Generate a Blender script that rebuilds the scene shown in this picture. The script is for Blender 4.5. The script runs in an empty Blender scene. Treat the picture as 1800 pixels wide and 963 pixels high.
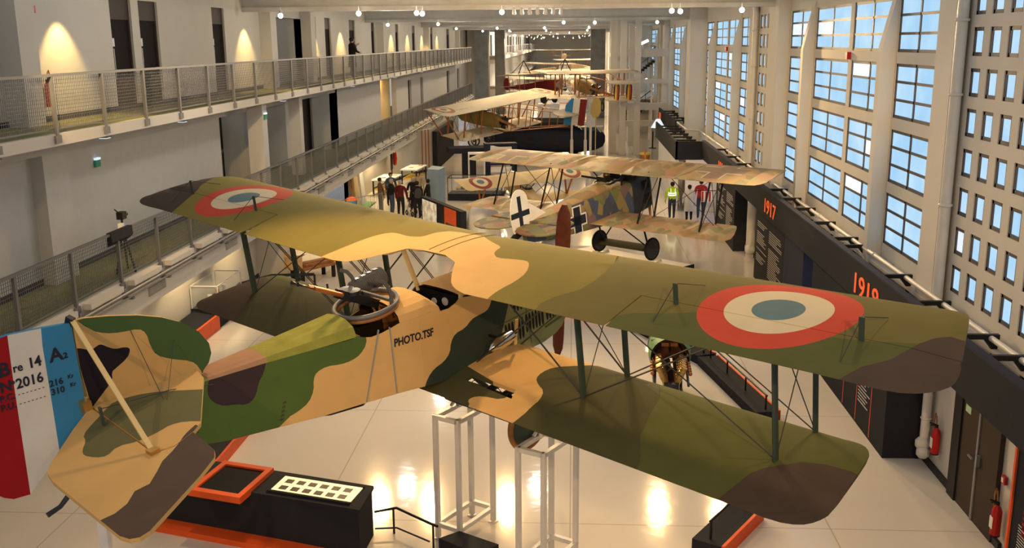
import bpy, math, random
from mathutils import Vector, Matrix, geometry
random.seed(7)
S = bpy.context.scene
COL = S.collection
PI = math.pi
R_ = math.radians

# ------------------------------------------------------------------ camera
F_PX, PITCH, YAW, ROLL, EYE = 1743.9, .23055, .0616, -.00848, Vector((0, 0, 7.9))
cp, sp, cy, sy = math.cos(PITCH), math.sin(PITCH), math.cos(YAW), math.sin(YAW)
right = Vector((cy, sy, 0)); fwd = Vector((-sy*cp, cy*cp, -sp)); up = Vector((-sy*sp, cy*sp, cp))
cr, sr = math.cos(ROLL), math.sin(ROLL)
right2 = right*cr + up*sr; up2 = up*cr - right*sr
cam_d = bpy.data.cameras.new('camera'); cam = bpy.data.objects.new('camera', cam_d); COL.objects.link(cam)
cam.matrix_world = Matrix(((right2.x, up2.x, -fwd.x, EYE.x), (right2.y, up2.y, -fwd.y, EYE.y), (right2.z, up2.z, -fwd.z, EYE.z), (0, 0, 0, 1)))
cam_d.sensor_width = 36; cam_d.lens = F_PX/1800*36; cam_d.clip_end = 600
S.camera = cam
# ------------------------------------------------------------------ light and exposure
vs = S.view_settings
vs.view_transform = 'Standard'; vs.look = 'None'; vs.gamma = 1; vs.exposure = 0.12; vs.use_curve_mapping = False
WORLD_STRENGTH = .44; WORLD_COL = (.85, .86, .90)
WINDOW_EMIT = 1.08; WINDOW_COL = (.38, .61, .81)
KEY_W = 3000; KEY_COL = (1, .64, .28); FILL_W = 215; FILL_COL = (1, .88, .72)
w = bpy.data.worlds.new('world'); S.world = w; w.use_nodes = True
bg = w.node_tree.nodes['Background']; bg.inputs[0].default_value = (*WORLD_COL, 1); bg.inputs[1].default_value = WORLD_STRENGTH

def spot(name, loc, target, watts, col=KEY_COL, size=60, blend=.5, radius=.12, parent=None):
    l = bpy.data.lights.new(name, 'SPOT'); l.energy = watts; l.color = col; l.spot_size = R_(size); l.spot_blend = blend; l.shadow_soft_size = radius
    o = bpy.data.objects.new(name, l); COL.objects.link(o)
    o.location = loc; o.rotation_euler = (Vector(target)-Vector(loc)).to_track_quat('-Z', 'Y').to_euler()
    if parent: o.parent = parent; o.matrix_parent_inverse = parent.matrix_world.inverted()
    return o

# ------------------------------------------------------------------ materials
def mat(name, col, rough=.6, metal=0, var=.06, scale=3, emit=0, alpha=1, spec=.2, bump=0):
    m = bpy.data.materials.new(name); m.use_nodes = True
    nt = m.node_tree; b = nt.nodes['Principled BSDF']
    b.inputs['Roughness'].default_value = rough; b.inputs['Metallic'].default_value = metal
    b.inputs['Specular IOR Level'].default_value = spec
    tc = nt.nodes.new('ShaderNodeTexCoord'); n = nt.nodes.new('ShaderNodeTexNoise'); n.inputs['Scale'].default_value = scale; n.inputs['Detail'].default_value = 5
    nt.links.new(tc.outputs['Object'], n.inputs['Vector'])
    r = nt.nodes.new('ShaderNodeValToRGB')
    r.color_ramp.elements[0].position = .3; r.color_ramp.elements[1].position = .7
    r.color_ramp.elements[0].color = (*[max(0, c*(1-var)) for c in col], 1); r.color_ramp.elements[1].color = (*[min(1, c*(1+var)) for c in col], 1)
    nt.links.new(n.outputs['Fac'], r.inputs['Fac']); nt.links.new(r.outputs['Color'], b.inputs['Base Color'])
    if emit:
        nt.links.new(r.outputs['Color'], b.inputs['Emission Color']); b.inputs['Emission Strength'].default_value = emit
    if alpha < 1: b.inputs['Alpha'].default_value = alpha
    if bump:
        bp = nt.nodes.new('ShaderNodeBump'); bp.inputs['Strength'].default_value = bump
        nt.links.new(n.outputs['Fac'], bp.inputs['Height']); nt.links.new(bp.outputs['Normal'], b.inputs['Normal'])
    return m
def lozenge(name, cols, sc=(1.6, 3.2, 3.2), rough=.6):
    m = bpy.data.materials.new(name); m.use_nodes = True; nt = m.node_tree; b = nt.nodes['Principled BSDF']; b.inputs['Roughness'].default_value = rough
    tc = nt.nodes.new('ShaderNodeTexCoord'); mp = nt.nodes.new('ShaderNodeMapping'); mp.inputs['Scale'].default_value = sc; mp.inputs['Rotation'].default_value = (.3, .5, .6)
    v = nt.nodes.new('ShaderNodeTexVoronoi'); v.inputs['Scale'].default_value = 1; v.inputs['Randomness'].default_value = .55
    sepc = nt.nodes.new('ShaderNodeSeparateColor'); r = nt.nodes.new('ShaderNodeValToRGB'); r.color_ramp.interpolation = 'CONSTANT'
    while len(r.color_ramp.elements) < len(cols): r.color_ramp.elements.new(.5)
    for i, c in enumerate(cols): r.color_ramp.elements[i].position = i/len(cols); r.color_ramp.elements[i].color = (*c, 1)
    L = nt.links.new
    L(tc.outputs['Object'], mp.inputs['Vector']); L(mp.outputs['Vector'], v.inputs['Vector']); L(v.outputs['Color'], sepc.inputs['Color'])
    L(sepc.outputs[0], r.inputs['Fac']); L(r.outputs['Color'], b.inputs['Base Color'])
    return m
M = {}
def mk(name, *a, **k): M[name] = mat(name, *a, **k); return M[name]
mk('wall', (.56, .53, .47), .75, var=.03, scale=1.2); mk('recess_wall', (.70, .56, .30), .8); mk('wall_grey', (.52, .51, .49), .8, var=.03)
mk('walkway_floor', (.20, .20, .075), .7, var=.1); mk('dark_door', (.018, .014, .013), .8, spec=.08); mk('brown_door', (.055, .040, .032), .6, spec=.1)
mk('steel', (.25, .25, .25), .45, .3); mk('rail_steel', (.155, .155, .16), .5, .2); mk('ceiling_light', (.52, .51, .49), .8); mk('black', (.012, .012, .013), .5); mk('white', (.72, .70, .66), .5); mk('white_metal', (.62, .61, .60), .35)
mk('charcoal', (.024, .025, .031), .8, spec=.06); mk('navy', (.020, .025, .045), .7, spec=.1); mk('orange', (.72, .10, .02), .5); mk('red', (.42, .018, .015), .35)
mk('prop_wood', (.15, .042, .022), .4, var=.2, scale=8); mk('ring_grey', (.16, .155, .15), .45, .4); mk('concrete', (.20, .21, .21), .85, var=.2, scale=1.5); mk('wood', (.30, .13, .045), .5, var=.25, scale=6); mk('pale_wood', (.50, .33, .16), .6, var=.15, scale=6)
mk('skirting', (.03, .03, .03), .6); mk('pipe_white', (.60, .58, .53), .4); mk('ceiling', (.52, .51, .48), .8)
mk('frame_dark', (.09, .08, .078), .5); mk('blue_box', (.22, .31, .40), .6); mk('green_floor', (.09, .22, .09), .6)
mk('lamp_lens', (1, .88, .66), .3, emit=14); mk('tube_light', (1, .8, .7), .3, emit=5); mk('rubber', (.018, .018, .02), .8); mk('chrome', (.6, .6, .62), .15, 1)
mk('brass', (.55, .33, .10), .35, .8); mk('gunmetal', (.05, .052, .06), .35, .8); mk('copper', (.55, .20, .07), .35, .8)
mk('exit_green', (.03, .20, .11), .4, emit=.15); mk('paper', (.72, .70, .66), .8); mk('light_table', (1, .80, .40), .4, emit=.9); mk('photo_dark', (.07, .06, .045), .5, var=.6, scale=30); mk('screen', (.006, .006, .007), .25)
mk('warm_panel', (.75, .55, .25), .6); mk('glass_dark', (.05, .10, .11), .1)
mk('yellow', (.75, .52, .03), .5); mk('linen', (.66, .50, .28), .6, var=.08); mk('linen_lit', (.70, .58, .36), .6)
def glass(name, col=(.9, .95, .95), alpha=.12):
    m = bpy.data.materials.new(name); m.use_nodes = True; b = m.node_tree.nodes['Principled BSDF']
    b.inputs['Base Color'].default_value = (*col, 1); b.inputs['Roughness'].default_value = .05; b.inputs['Alpha'].default_value = alpha; M[name] = m
glass('glass'); glass('smoked_glass', (.06, .14, .15), .8)
def pane_mat():
    m = bpy.data.materials.new('window_pane'); m.use_nodes = True; nt = m.node_tree; b = nt.nodes['Principled BSDF']
    b.inputs['Base Color'].default_value = (.02, .03, .04, 1); b.inputs['Roughness'].default_value = .5; b.inputs['Specular IOR Level'].default_value = 0
    tc = nt.nodes.new('ShaderNodeTexCoord'); n = nt.nodes.new('ShaderNodeTexNoise'); n.inputs['Scale'].default_value = .9; n.inputs['Detail'].default_value = 3
    r = nt.nodes.new('ShaderNodeValToRGB'); r.color_ramp.elements[0].position = .35; r.color_ramp.elements[1].position = .68
    c = WINDOW_COL
    r.color_ramp.elements[0].color = (c[0]*.86, c[1]*.92, c[2]*.97, 1); r.color_ramp.elements[1].color = (c[0]*1.25, c[1]*1.1, c[2]*1.03, 1)
    nt.links.new(tc.outputs['Object'], n.inputs['Vector']); nt.links.new(n.outputs['Fac'], r.inputs['Fac'])
    nt.links.new(r.outputs['Color'], b.inputs['Emission Color']); b.inputs['Emission Strength'].default_value = WINDOW_EMIT
    M['pane'] = m
pane_mat(); M['pane_pale'] = mat('pane_pale', (.58, .68, .80), .5, emit=WINDOW_EMIT*.85, var=.03, spec=0)
def floor_mat():
    m = bpy.data.materials.new('resin_floor'); m.use_nodes = True; nt = m.node_tree; b = nt.nodes['Principled BSDF']; L = nt.links.new
    tc = nt.nodes.new('ShaderNodeTexCoord'); n = nt.nodes.new('ShaderNodeTexNoise'); n.inputs['Scale'].default_value = .5; n.inputs['Detail'].default_value = 6
    r = nt.nodes.new('ShaderNodeValToRGB'); r.color_ramp.elements[0].color = (.56, .52, .46, 1); r.color_ramp.elements[1].color = (.66, .61, .54, 1)
    L(tc.outputs['Object'], n.inputs['Vector']); L(n.outputs['Fac'], r.inputs['Fac'])
    # expansion joints every 5 m
    sx = nt.nodes.new('ShaderNodeSeparateXYZ'); L(tc.outputs['Object'], sx.inputs[0])
    fac = None
    for ax, per in ((0, 4.3), (1, 5.1)):
        d = nt.nodes.new('ShaderNodeMath'); d.operation = 'PINGPONG'; d.inputs[1].default_value = per/2; L(sx.outputs[ax], d.inputs[0])
        lt = nt.nodes.new('ShaderNodeMath'); lt.operation = 'LESS_THAN'; lt.inputs[1].default_value = .012; L(d.outputs[0], lt.inputs[0])
        if fac is None: fac = lt
        else:
            mx = nt.nodes.new('ShaderNodeMath'); mx.operation = 'MAXIMUM'; L(fac.outputs[0], mx.inputs[0]); L(lt.outputs[0], mx.inputs[1]); fac = mx
    mixn = nt.nodes.new('ShaderNodeMix'); mixn.data_type = 'RGBA'; L(fac.outputs[0], mixn.inputs[0]); L(r.outputs['Color'], mixn.inputs[6]); mixn.inputs[7].default_value = (.42, .38, .32, 1)
    L(mixn.outputs[2], b.inputs['Base Color'])
    n2 = nt.nodes.new('ShaderNodeTexNoise'); n2.inputs['Scale'].default_value = 4; L(tc.outputs['Object'], n2.inputs['Vector'])
    bp = nt.nodes.new('ShaderNodeBump'); bp.inputs['Strength'].default_value = .04; bp.inputs['Distance'].default_value = .05; L(n2.outputs['Fac'], bp.inputs['Height']); L(bp.outputs[0], b.inputs['Normal'])
    b.inputs['Roughness'].default_value = .085; b.inputs['Specular IOR Level'].default_value = .22
    M['floor'] = m
floor_mat()

# ------------------------------------------------------------------ mesh helpers
class MB:
    def __init__(s): s.v = []; s.f = []; s.m = []; s.sm = []
    def add(s, vs, fs, mi=0, smooth=False):
        o = len(s.v); s.v += [tuple(p) for p in vs]
        for q in fs: s.f.append([i+o for i in q]); s.m.append(mi); s.sm.append(smooth)
        return s
    def box(s, a, b, mi=0, rot=0, c=None):
        x0, y0, z0 = a; x1, y1, z1 = b
        vs = [Vector((x, y, z)) for z in (z0, z1) for x, y in ((x0, y0), (x1, y0), (x1, y1), (x0, y1))]
        if rot:
            c = Vector(c) if c else Vector(((x0+x1)/2, (y0+y1)/2, 0)); mt = Matrix.Rotation(rot, 3, 'Z'); vs = [mt @ (p-c)+c for p in vs]
        return s.add(vs, [(3, 2, 1, 0), (4, 5, 6, 7), (0, 1, 5, 4), (1, 2, 6, 5), (2, 3, 7, 6), (3, 0, 4, 7)], mi)
    def bar(s, p, q, w, h=None, mi=0, upv=(0, 0, 1)):
        p = Vector(p); q = Vector(q); h = h or w; d = (q-p).normalized(); u = Vector(upv)
        if abs(d.dot(u)) > .98: u = Vector((1, 0, 0))
        a = d.cross(u).normalized()*(w/2); b = a.cross(d).normalized()*(h/2)
        vs = [e+i*a+j*b for e in (p, q) for i, j in ((-1, -1), (1, -1), (1, 1), (-1, 1))]
        return s.add(vs, [(3, 2, 1, 0), (4, 5, 6, 7), (0, 1, 5, 4), (1, 2, 6, 5), (2, 3, 7, 6), (3, 0, 4, 7)], mi)
    def cone(s, p, q, r0, r1=None, n=12, mi=0, caps=True, flat=1, upv=None):
        p = Vector(p); q = Vector(q); r1 = r0 if r1 is None else r1; d = (q-p).normalized()
        a = d.orthogonal().normalized() if upv is None else d.cross(Vector(upv)).normalized(); b = d.cross(a)
        vs = [e+(a*math.cos(2*PI*i/n)*flat+b*math.sin(2*PI*i/n))*r for e, r in ((p, r0), (q, r1)) for i in range(n)]
        s.add(vs, [(i, (i+1) % n, n+(i+1) % n, n+i) for i in range(n)], mi, True)
        if caps: s.add(vs, [list(range(n))[::-1], list(range(n, 2*n))], mi)
        return s
    def tube(s, pts, r, n=8, mi=0, closed=False):
        P = [Vector(p) for p in pts]; k = len(P); rings = []; pa = None
        for i in range(k):
            d = (P[(i+1) % k]-P[i-1]) if closed else (P[min(i+1, k-1)]-P[max(i-1, 0)])
            d.normalize()
            a = d.orthogonal().normalized() if pa is None else (pa-d*pa.dot(d)).normalized()
            pa = a; b = d.cross(a); rr = r[i] if isinstance(r, (list, tuple)) else r
            rings.append([P[i]+(a*math.cos(2*PI*j/n)+b*math.sin(2*PI*j/n))*rr for j in range(n)])
        vs = sum(rings, []); fs = []
        for i in range(k if closed else k-1):
            i2 = (i+1) % k
            fs += [(i*n+j, i*n+(j+1) % n, i2*n+(j+1) % n, i2*n+j) for j in range(n)]
        s.add(vs, fs, mi, True)
        if not closed: s.add(vs, [list(range(n))[::-1], list(range((k-1)*n, k*n))], mi)
        return s
    def ring(s, c, ax, R0, r, n=28, m=8, mi=0):
        c = Vector(c); ax = Vector(ax).normalized(); a = ax.orthogonal().normalized(); b = ax.cross(a)
        return s.tube([c+(a*math.cos(2*PI*i/n)+b*math.sin(2*PI*i/n))*R0 for i in range(n)], r, m, mi, True)
    def lathe(s, c, ax, prof, n=16, mi=0):           # prof: (distance along axis, radius)
        c = Vector(c); ax = Vector(ax).normalized(); a = ax.orthogonal().normalized(); b = ax.cross(a)
        vs = [c+ax*t+(a*math.cos(2*PI*i/n)+b*math.sin(2*PI*i/n))*max(r, 1e-4) for t, r in prof for i in range(n)]
        return s.add(vs, [(k*n+i, k*n+(i+1) % n, (k+1)*n+(i+1) % n, (k+1)*n+i) for k in range(len(prof)-1) for i in range(n)], mi, True)
    def ball(s, c, r, mi=0, n=12, sc=(1, 1, 1)):
        c = Vector(c); vs = []; k = n//2
        for i in range(k+1):
            t = PI*i/k
            for j in range(n): vs.append(c+Vector((math.sin(t)*math.cos(2*PI*j/n)*sc[0], math.sin(t)*math.sin(2*PI*j/n)*sc[1], math.cos(t)*sc[2]))*r)
        return s.add(vs, [(i*n+j, (i+1)*n+j, (i+1)*n+(j+1) % n, i*n+(j+1) % n) for i in range(k) for j in range(n)], mi, True)
    def prism(s, poly, fn, t0, t1, mi=0):            # poly 2D, fn(u, v, t) -> xyz, extruded from t0 to t1
        n = len(poly); vs = [fn(u, v, t) for t in (t0, t1) for u, v in poly]
        s.add(vs, [list(range(n))[::-1], list(range(n, 2*n))], mi)
        return s.add(vs, [(i, (i+1) % n, n+(i+1) % n, n+i) for i in range(n)], mi)
    def loft(s, rings, mi=0, caps=True, smooth=True, closed=True):
        n = len(rings[0]); vs = [p for r in rings for p in r]
        s.add(vs, [(k*n+i, k*n+(i+1) % n, (k+1)*n+(i+1) % n, (k+1)*n+i) for k in range(len(rings)-1) for i in range(n if closed else n-1)], mi, smooth)
        if caps: s.add(vs, [list(range(n))[::-1], list(range((len(rings)-1)*n, len(rings)*n))], mi)
        return s
    def weld(s):                                     # merge coincident vertices
        d = {}; mp = []; nv = []
        for p in s.v:
            k = (round(p[0], 4), round(p[1], 4), round(p[2], 4))
            if k not in d: d[k] = len(nv); nv.append(p)
            mp.append(d[k])
        keep = [(list(dict.fromkeys(mp[i] for i in f)), m, q) for f, m, q in zip(s.f, s.m, s.sm)]
        seen = set(); kp = []
        for k in keep:
            q = frozenset(k[0])
            if len(k[0]) > 2 and q not in seen: seen.add(q); kp.append(k)
        keep = kp
        s.v = nv; s.f = [k[0] for k in keep]; s.m = [k[1] for k in keep]; s.sm = [k[2] for k in keep]; return s
    def build(s, name, ms, parent=None, loc=None):
        me = bpy.data.meshes.new(name); me.from_pydata(s.v, [], s.f)
        for m in (ms if isinstance(ms, (list, tuple)) else [ms]): me.materials.append(M[m] if isinstance(m, str) else m)
        me.polygons.foreach_set('material_index', s.m); me.polygons.foreach_set('use_smooth', s.sm); me.update()
        if any(s.sm): me.set_sharp_from_angle(angle=R_(48))
        o = bpy.data.objects.new(name, me); COL.objects.link(o)
        if parent: o.parent = parent
        if loc: o.location = loc
        return o
def tag(o, label, cat, group=None, kind=None):
    o['label'] = label; o['category'] = cat
    if group: o['group'] = group
    if kind: o['kind'] = kind
    return o
def thing(name, label, cat, loc=(0, 0, 0), rz=0, group=None):
    o = bpy.data.objects.new(name, None); COL.objects.link(o); o.location = loc; o.rotation_euler = (0, 0, rz); o.empty_display_size = .2
    tag(o, label, cat, group); return o
def struct(name, mb, m, parent=None):
    o = mb.build(name, m, parent)
    if parent is None: o['kind'] = 'structure'
    return o
def copy_thing(o, loc, rz=None, label=None, parent=None):
    c = o.copy(); COL.objects.link(c)
    if parent is None:
        c.location = loc
        if rz is not None: c.rotation_euler = (0, 0, rz)
    else: c.parent = parent
    if label: c['label'] = label
    for ch in o.children:
        copy_thing(ch, None, None, None, c)
    return c
def text_geo(txt, size, depth=.006, bold=0, align='LEFT'):
    cu = bpy.data.curves.new('t', 'FONT'); cu.body = txt; cu.size = size; cu.extrude = depth; cu.offset = bold; cu.align_x = align; cu.resolution_u = 3
    o = bpy.data.objects.new('t', cu); COL.objects.link(o)
    me = o.to_mesh(); vs = [v.co.copy() for v in me.vertices]; fs = [list(p.vertices) for p in me.polygons]
    o.to_mesh_clear(); bpy.data.objects.remove(o); bpy.data.curves.remove(cu)
    return vs, fs
def add_text(mb, txt, size, fn, mi=0, depth=.006, bold=0, align='LEFT', sx=1):
    vs, fs = text_geo(txt, size, depth, bold, align)
    mb.add([fn(v.x*sx, v.y, v.z) for v in vs], fs, mi); return mb
def inpoly(p, poly):
    x, y = p; c = False; j = len(poly)-1
    for i in range(len(poly)):
        xi, yi = poly[i]; xj, yj = poly[j]
        if (yi > y) != (yj > y) and x < (xj-xi)*(y-yi)/(yj-yi)+xi: c = not c
        j = i
    return c
def smoothpoly(poly, it=2, closed=True):            # Chaikin rounding
    for _ in range(it):
        q = []
        n = len(poly)
        if not closed: q.append(poly[0])
        for i in range(n if closed else n-1):
            a = poly[i]; b = poly[(i+1) % n]
            q += [(a[0]*.75+b[0]*.25, a[1]*.75+b[1]*.25), (a[0]*.25+b[0]*.75, a[1]*.25+b[1]*.75)]
        if not closed: q.append(poly[-1])
        poly = q
    return poly
def painted(outline, patches, step, lift, holes=()):  # triangulated painted surface: list of (tris, material index) lifted by lift(u, v)
    pts = []; edges = []
    def ring(poly):
        o = len(pts); pts.extend(Vector(p) for p in poly); n = len(poly); edges.extend((o+i, o+(i+1) % n) for i in range(n))
    ring(outline)
    for poly, mi in patches: ring(poly)
    for h in holes: ring(h)
    xs = [p[0] for p in outline]; ys = [p[1] for p in outline]
    nx = max(2, int((max(xs)-min(xs))/step[0])); ny = max(2, int((max(ys)-min(ys))/step[1]))
    for i in range(nx+1):
        for j in range(ny+1):
            p = (min(xs)+(max(xs)-min(xs))*(i+.001)/nx, min(ys)+(max(ys)-min(ys))*(j+.0013)/ny)
            if inpoly(p, outline): pts.append(Vector(p))
    r = geometry.delaunay_2d_cdt(pts, edges, [], 0, 1e-5)
    V, T = r[0], r[2]; tris = []; ms = []
    for t in T:
        c = sum((V[i] for i in t), Vector((0, 0)))/3; c = (c.x, c.y)
        if abs((V[t[1]]-V[t[0]]).cross(V[t[2]]-V[t[0]])) < 2e-4: continue
        if not inpoly(c, outline) or any(inpoly(c, h) for h in holes): continue
        mi = 0
        for poly, k in patches:
            if inpoly(c, poly): mi = k
        tris.append(t); ms.append(mi)
    used = sorted({i for t in tris for i in t}); ix = {v: k for k, v in enumerate(used)}
    tris = [tuple(ix[i] for i in t) for t in tris]; V = [V[i] for i in used]
    return [lift(v.x, v.y) for v in V], [tuple(v) for v in V], tris, ms
# ================================================================== THE SETTING
struct('floor', MB().box((-16, 3, -.1), (16, 224, 0)), 'floor')
UPZ, LOZ, XE, XW = 6.3, 3.02, -9.5, -11.2
def wall_cells(mb, ys, zs, holes, fn, mi=0):
    Y = sorted(set(ys+[h[i] for h in holes for i in (0, 1)])); Z = sorted(set(zs+[h[i] for h in holes for i in (2, 3)]))
    for a, b in zip(Y[:-1], Y[1:]):
        run = None
        for c, d in zip(Z[:-1], Z[1:]):
            solid = not any(h[0] <= (a+b)/2 <= h[1] and h[2] <= (c+d)/2 <= h[3] for h in holes)
            if solid and run is None: run = c
            if run is not None and (not solid or d == Z[-1]):
                fn(mb, a, b, run, d if solid else c, mi); run = None
# ---- left wall, upper storey with doors
up_doors = [(24.2, 25.4), (25.85, 27.05), (31.2, 32.3), (42.9, 44.0), (45.6, 46.7), (50.6, 52.0), (56.2, 57.2), (63.9, 65.0), (70.6, 71.9), (79.5, 81), (90, 92), (100, 102)]
alc_up = (37.2, 41.6)
mb = MB()
wall_cells(mb, [5, 108], [UPZ, 9.9], [(*alc_up, UPZ, 8.85)]+[(a, b, UPZ, 9.0) for a, b in up_doors], lambda m, a, b, c, d, i: m.box((XW-.3, a, c), (XW, b, d), i))
struct('wall_left_upper', mb, 'wall')
n_door = 1
for a, b in up_doors:
    d = struct('door_%d' % n_door, MB().box((XW-.16, a, UPZ), (XW-.1, b, 8.5), 0).box((XW-.14, a, 8.5), (XW-.06, b, 9.0), 1).box((XW-.12, a, UPZ), (XW-.06, a+.06, 8.5), 1).box((XW-.12, b-.06, UPZ), (XW-.06, b, 8.5), 1), ['dark_door', 'brown_door'])
    struct('door_handle', MB().box((XW-.1, a+.12, 7.05), (XW-.04, a+.16, 7.8)), 'steel', d)
    if n_door <= 3: struct('door_notice', MB().box((XW-.1, a+.1, 7.85), (XW-.095, a+.32, 8.05)), 'paper', d)
    n_door += 1
struct('wall_alcove_upper', MB().box((XW-2.2, alc_up[0]-.2, UPZ), (XW-2, alc_up[1]+.4, 9.0), 0).box((XW-2, alc_up[1], UPZ), (XW, alc_up[1]+.15, 9), 0).box((XW-1.1, alc_up[0], UPZ), (XW-1, alc_up[0]+1.7, 8.2), 0).box((XW-1.9, alc_up[0]+.4, 8.25), (XW-1.3, alc_up[1]-1.5, 8.85), 1), ['wall_grey', 'brown_door'])
for i, y in enumerate((19.6, 36.3, 41.9, 58.0, 76.4, 97)):
    struct('trim_%d' % (i+1), MB().box((XW, y-.35, UPZ), (XW+.42, y+.35, 9.4)), 'wall')
for i, (y0, y1) in enumerate(((5, 108),)):
    struct('baseboard_left_upper', MB().box((XW, y0, UPZ), (XW+.02, y1, UPZ+.12)), 'skirting')
# ---- left wall, lower storey
lo_doors = [(67.0, 68.4), (72.6, 73.8), (88, 90), (96, 98)]
mb = MB()
wall_cells(mb, [5, 108], [LOZ, 6.1], [(30.6, 46.2, LOZ, 5.65), (57.2, 62.4, LOZ, 5.75)]+[(a, b, LOZ, 5.4) for a, b in lo_doors], lambda m, a, b, c, d, i: m.box((XW-.1, a, c), (XW+.2, b, d), i))
struct('wall_left_lower', mb, 'wall_grey')
for a, b in lo_doors:
    d = struct('door_%d' % n_door, MB().box((XW-.05, a, LOZ), (XW+.05, b, 5.4)), 'dark_door'); n_door += 1
mb = MB().box((-14.2, 29, LOZ), (-14.0, 47, 6.0)).box((-14.0, 46.2, LOZ), (XW+.2, 46.5, 6.0)).box((-14, 30.2, LOZ), (XW-.1, 30.6, 6))
struct('wall_alcove_lower', mb, 'wall_grey')
for i, (x, y, s) in enumerate(((-11.6, 34.2, .9), (-10.2, 31.9, .5), (-11.9, 40.0, .8), (-10.4, 37.2, .42))):
    struct('trim_%d' % (i+10), MB().box((x-s/2, y-s/2, LOZ), (x+s/2, y+s/2, 6.05)), 'wall_grey')
d = struct('door_%d' % n_door, MB().box((-12.3, 31.0, LOZ), (-12.25, 36.2, 5.6), 0).box((-12.24, 32.6, LOZ), (-12.18, 32.75, 5.6), 1).box((-12.24, 31, 4.2), (-12.2, 36.2, 4.28), 1).box((-12.24, 34.4, LOZ), (-12.18, 34.5, 5.6), 1), ['smoked_glass', 'steel']); n_door += 1
d = struct('door_%d' % n_door, MB().box((-13.2, 37.5, LOZ), (-13.1, 39.8, 5.5)), 'dark_door'); n_door += 1
d = struct('door_%d' % n_door, MB().box((-11.6, 40.6, LOZ), (-11.5, 43.4, 5.6), 0).box((-11.5, 43.1, LOZ), (-11.4, 43.4, 5.6), 1), ['dark_door', 'black']); n_door += 1
d = struct('door_%d' % n_door, MB().box((XW-.3, 57.2, LOZ), (XW-.2, 62.4, 5.75)), 'warm_panel'); n_door += 1
spot('alcove_lamp', (XW-.1+.4, 59.0, 5.6), (XW-.5, 60, 4), 60, size=150)
struct('trim_290', MB().box((XW+.2, 19.5, LOZ), (XW+.48, 20.5, 6.08)).box((XW+.2, 5, 5.72), (XW+.5, 30.4, 6.08)), 'wall_grey')
struct('baseboard_left_lower', MB().box((XW+.2, 5, LOZ), (XW+.22, 30.6, LOZ+.14)).box((XW+.2, 46.5, LOZ), (XW+.22, 57, LOZ+.14)), 'skirting')
# ---- walkways
YEND = 95
struct('floor_walkway_upper', MB().box((XW-.3, 3, 6.08), (XE, YEND, UPZ-.03), 0).box((XW, 3, UPZ-.03), (XE-.12, YEND, UPZ), 1).box((XE-.12, 3, UPZ-.03), (XE, YEND, UPZ), 0), ['wall', 'walkway_floor'])
struct('floor_walkway_lower', MB().box((-14.2, 3, 2.7), (XE, YEND, LOZ-.02), 0).box((-14.2, 3, LOZ-.02), (XE-.16, YEND, LOZ), 1).box((XE-.12, 3, 2.18), (XE, YEND, 2.7), 0), ['wall', 'walkway_floor'])
def railing(name, label, zf, y0, y1, group=None):
    t = thing(name, label, 'railing', (XE, y0, zf))
    n = int((y1-y0)/1.95); L = y1-y0
    MB().bar((0, 0, 1.06), (0, L, 1.06), .06, .05).bar((-.03, 0, .09), (-.03, L, .09), .03).build('handrail', 'rail_steel', t)
    for i in range(n+1):
        y = L*i/n
        MB().box((-.03, y-.035, -.16), (.03, y+.035, 1.04)).box((.0, y-.11, -.17), (.035, y+.11, -.03)).build('post', 'rail_steel', t)
    for i in range(n):
        g = MB(); a = L*i/n; b = L*(i+1)/n; k = int((b-a)/.065)
        for j in range(1, k):
            y = a+(b-a)*j/k; g.bar((-.03, y, .1), (-.03, y, 1.03), .008)
        for j in range(1, 14): g.bar((-.03, a, .1+.067*j), (-.03, b, .1+.067*j), .008)
        g.build('mesh_panel', 'rail_steel', t)
    return t
railing('walkway_railing', 'grey mesh railing along the upper walkway on the left', UPZ, 8, YEND)
railing('walkway_railing', 'grey mesh railing along the lower walkway on the left', LOZ, 8, YEND)
# ledge blocks and cable tray along the lower walkway edge
t = thing('cable_tray', 'grey pipe and cable tray clamped along the lower walkway edge', 'cable tray', (XE, 8, 2.72))
MB().tube([(.14, 0, .06), (.14, 87, .06)], .045, 8).tube([(.2, 0, -.02), (.2, 87, -.02)], .02, 6).tube([(.08, 0, .0), (.08, 87, .0)], .025, 6).build('pipe', 'rail_steel', t)
for i in range(44):
    MB().box((0, i*1.97727-.05, -.08), (.24, i*1.97727+.05, -.04)).box((0, i*1.97727-.05, -.08), (.03, i*1.97727+.05, .12)).build('bracket', 'rail_steel', t)
for i in range(44):
    y = 8.27+i*1.97727
    o = tag(MB().box((XE, y, 2.86), (XE+.16, y+1.45, 2.98)).build('ledge_block', 'wall'), 'white ledge block on the lower walkway edge between railing posts', 'ledge block', 'ledge blocks along the lower walkway')
for i in range(14):
    y = 10.9+i*5.1
    g = MB().box((XE+.0, y, 2.36), (XE+.02, y+.95, 2.56), 0)
    for k in range(6): g.box((XE+.02, y+.02, 2.37+k*.032), (XE+.03, y+.93, 2.385+k*.032), 0)
    tag(g.build('vent_grille', mat('grille', (.36, .33, .29)) if i == 0 else bpy.data.materials['grille']), 'beige ventilation grille in the white band below the lower walkway', 'grille', 'ventilation grilles below the lower walkway')
for i, y in enumerate((16.4, 20.6, 24.9, 33.9, 45, 56, 66)):
    o = tag(MB().box((XE-.5, y-.12, 5.98), (XE-.3, y+.12, 6.08), 0).box((XE-.48, y-.1, 5.96), (XE-.32, y+.1, 5.98), 1).build('soffit_lamp', ['steel', 'pane_pale']), 'small grey lamp under the upper walkway', 'lamp', 'soffit lamps under the upper walkway')
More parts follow.
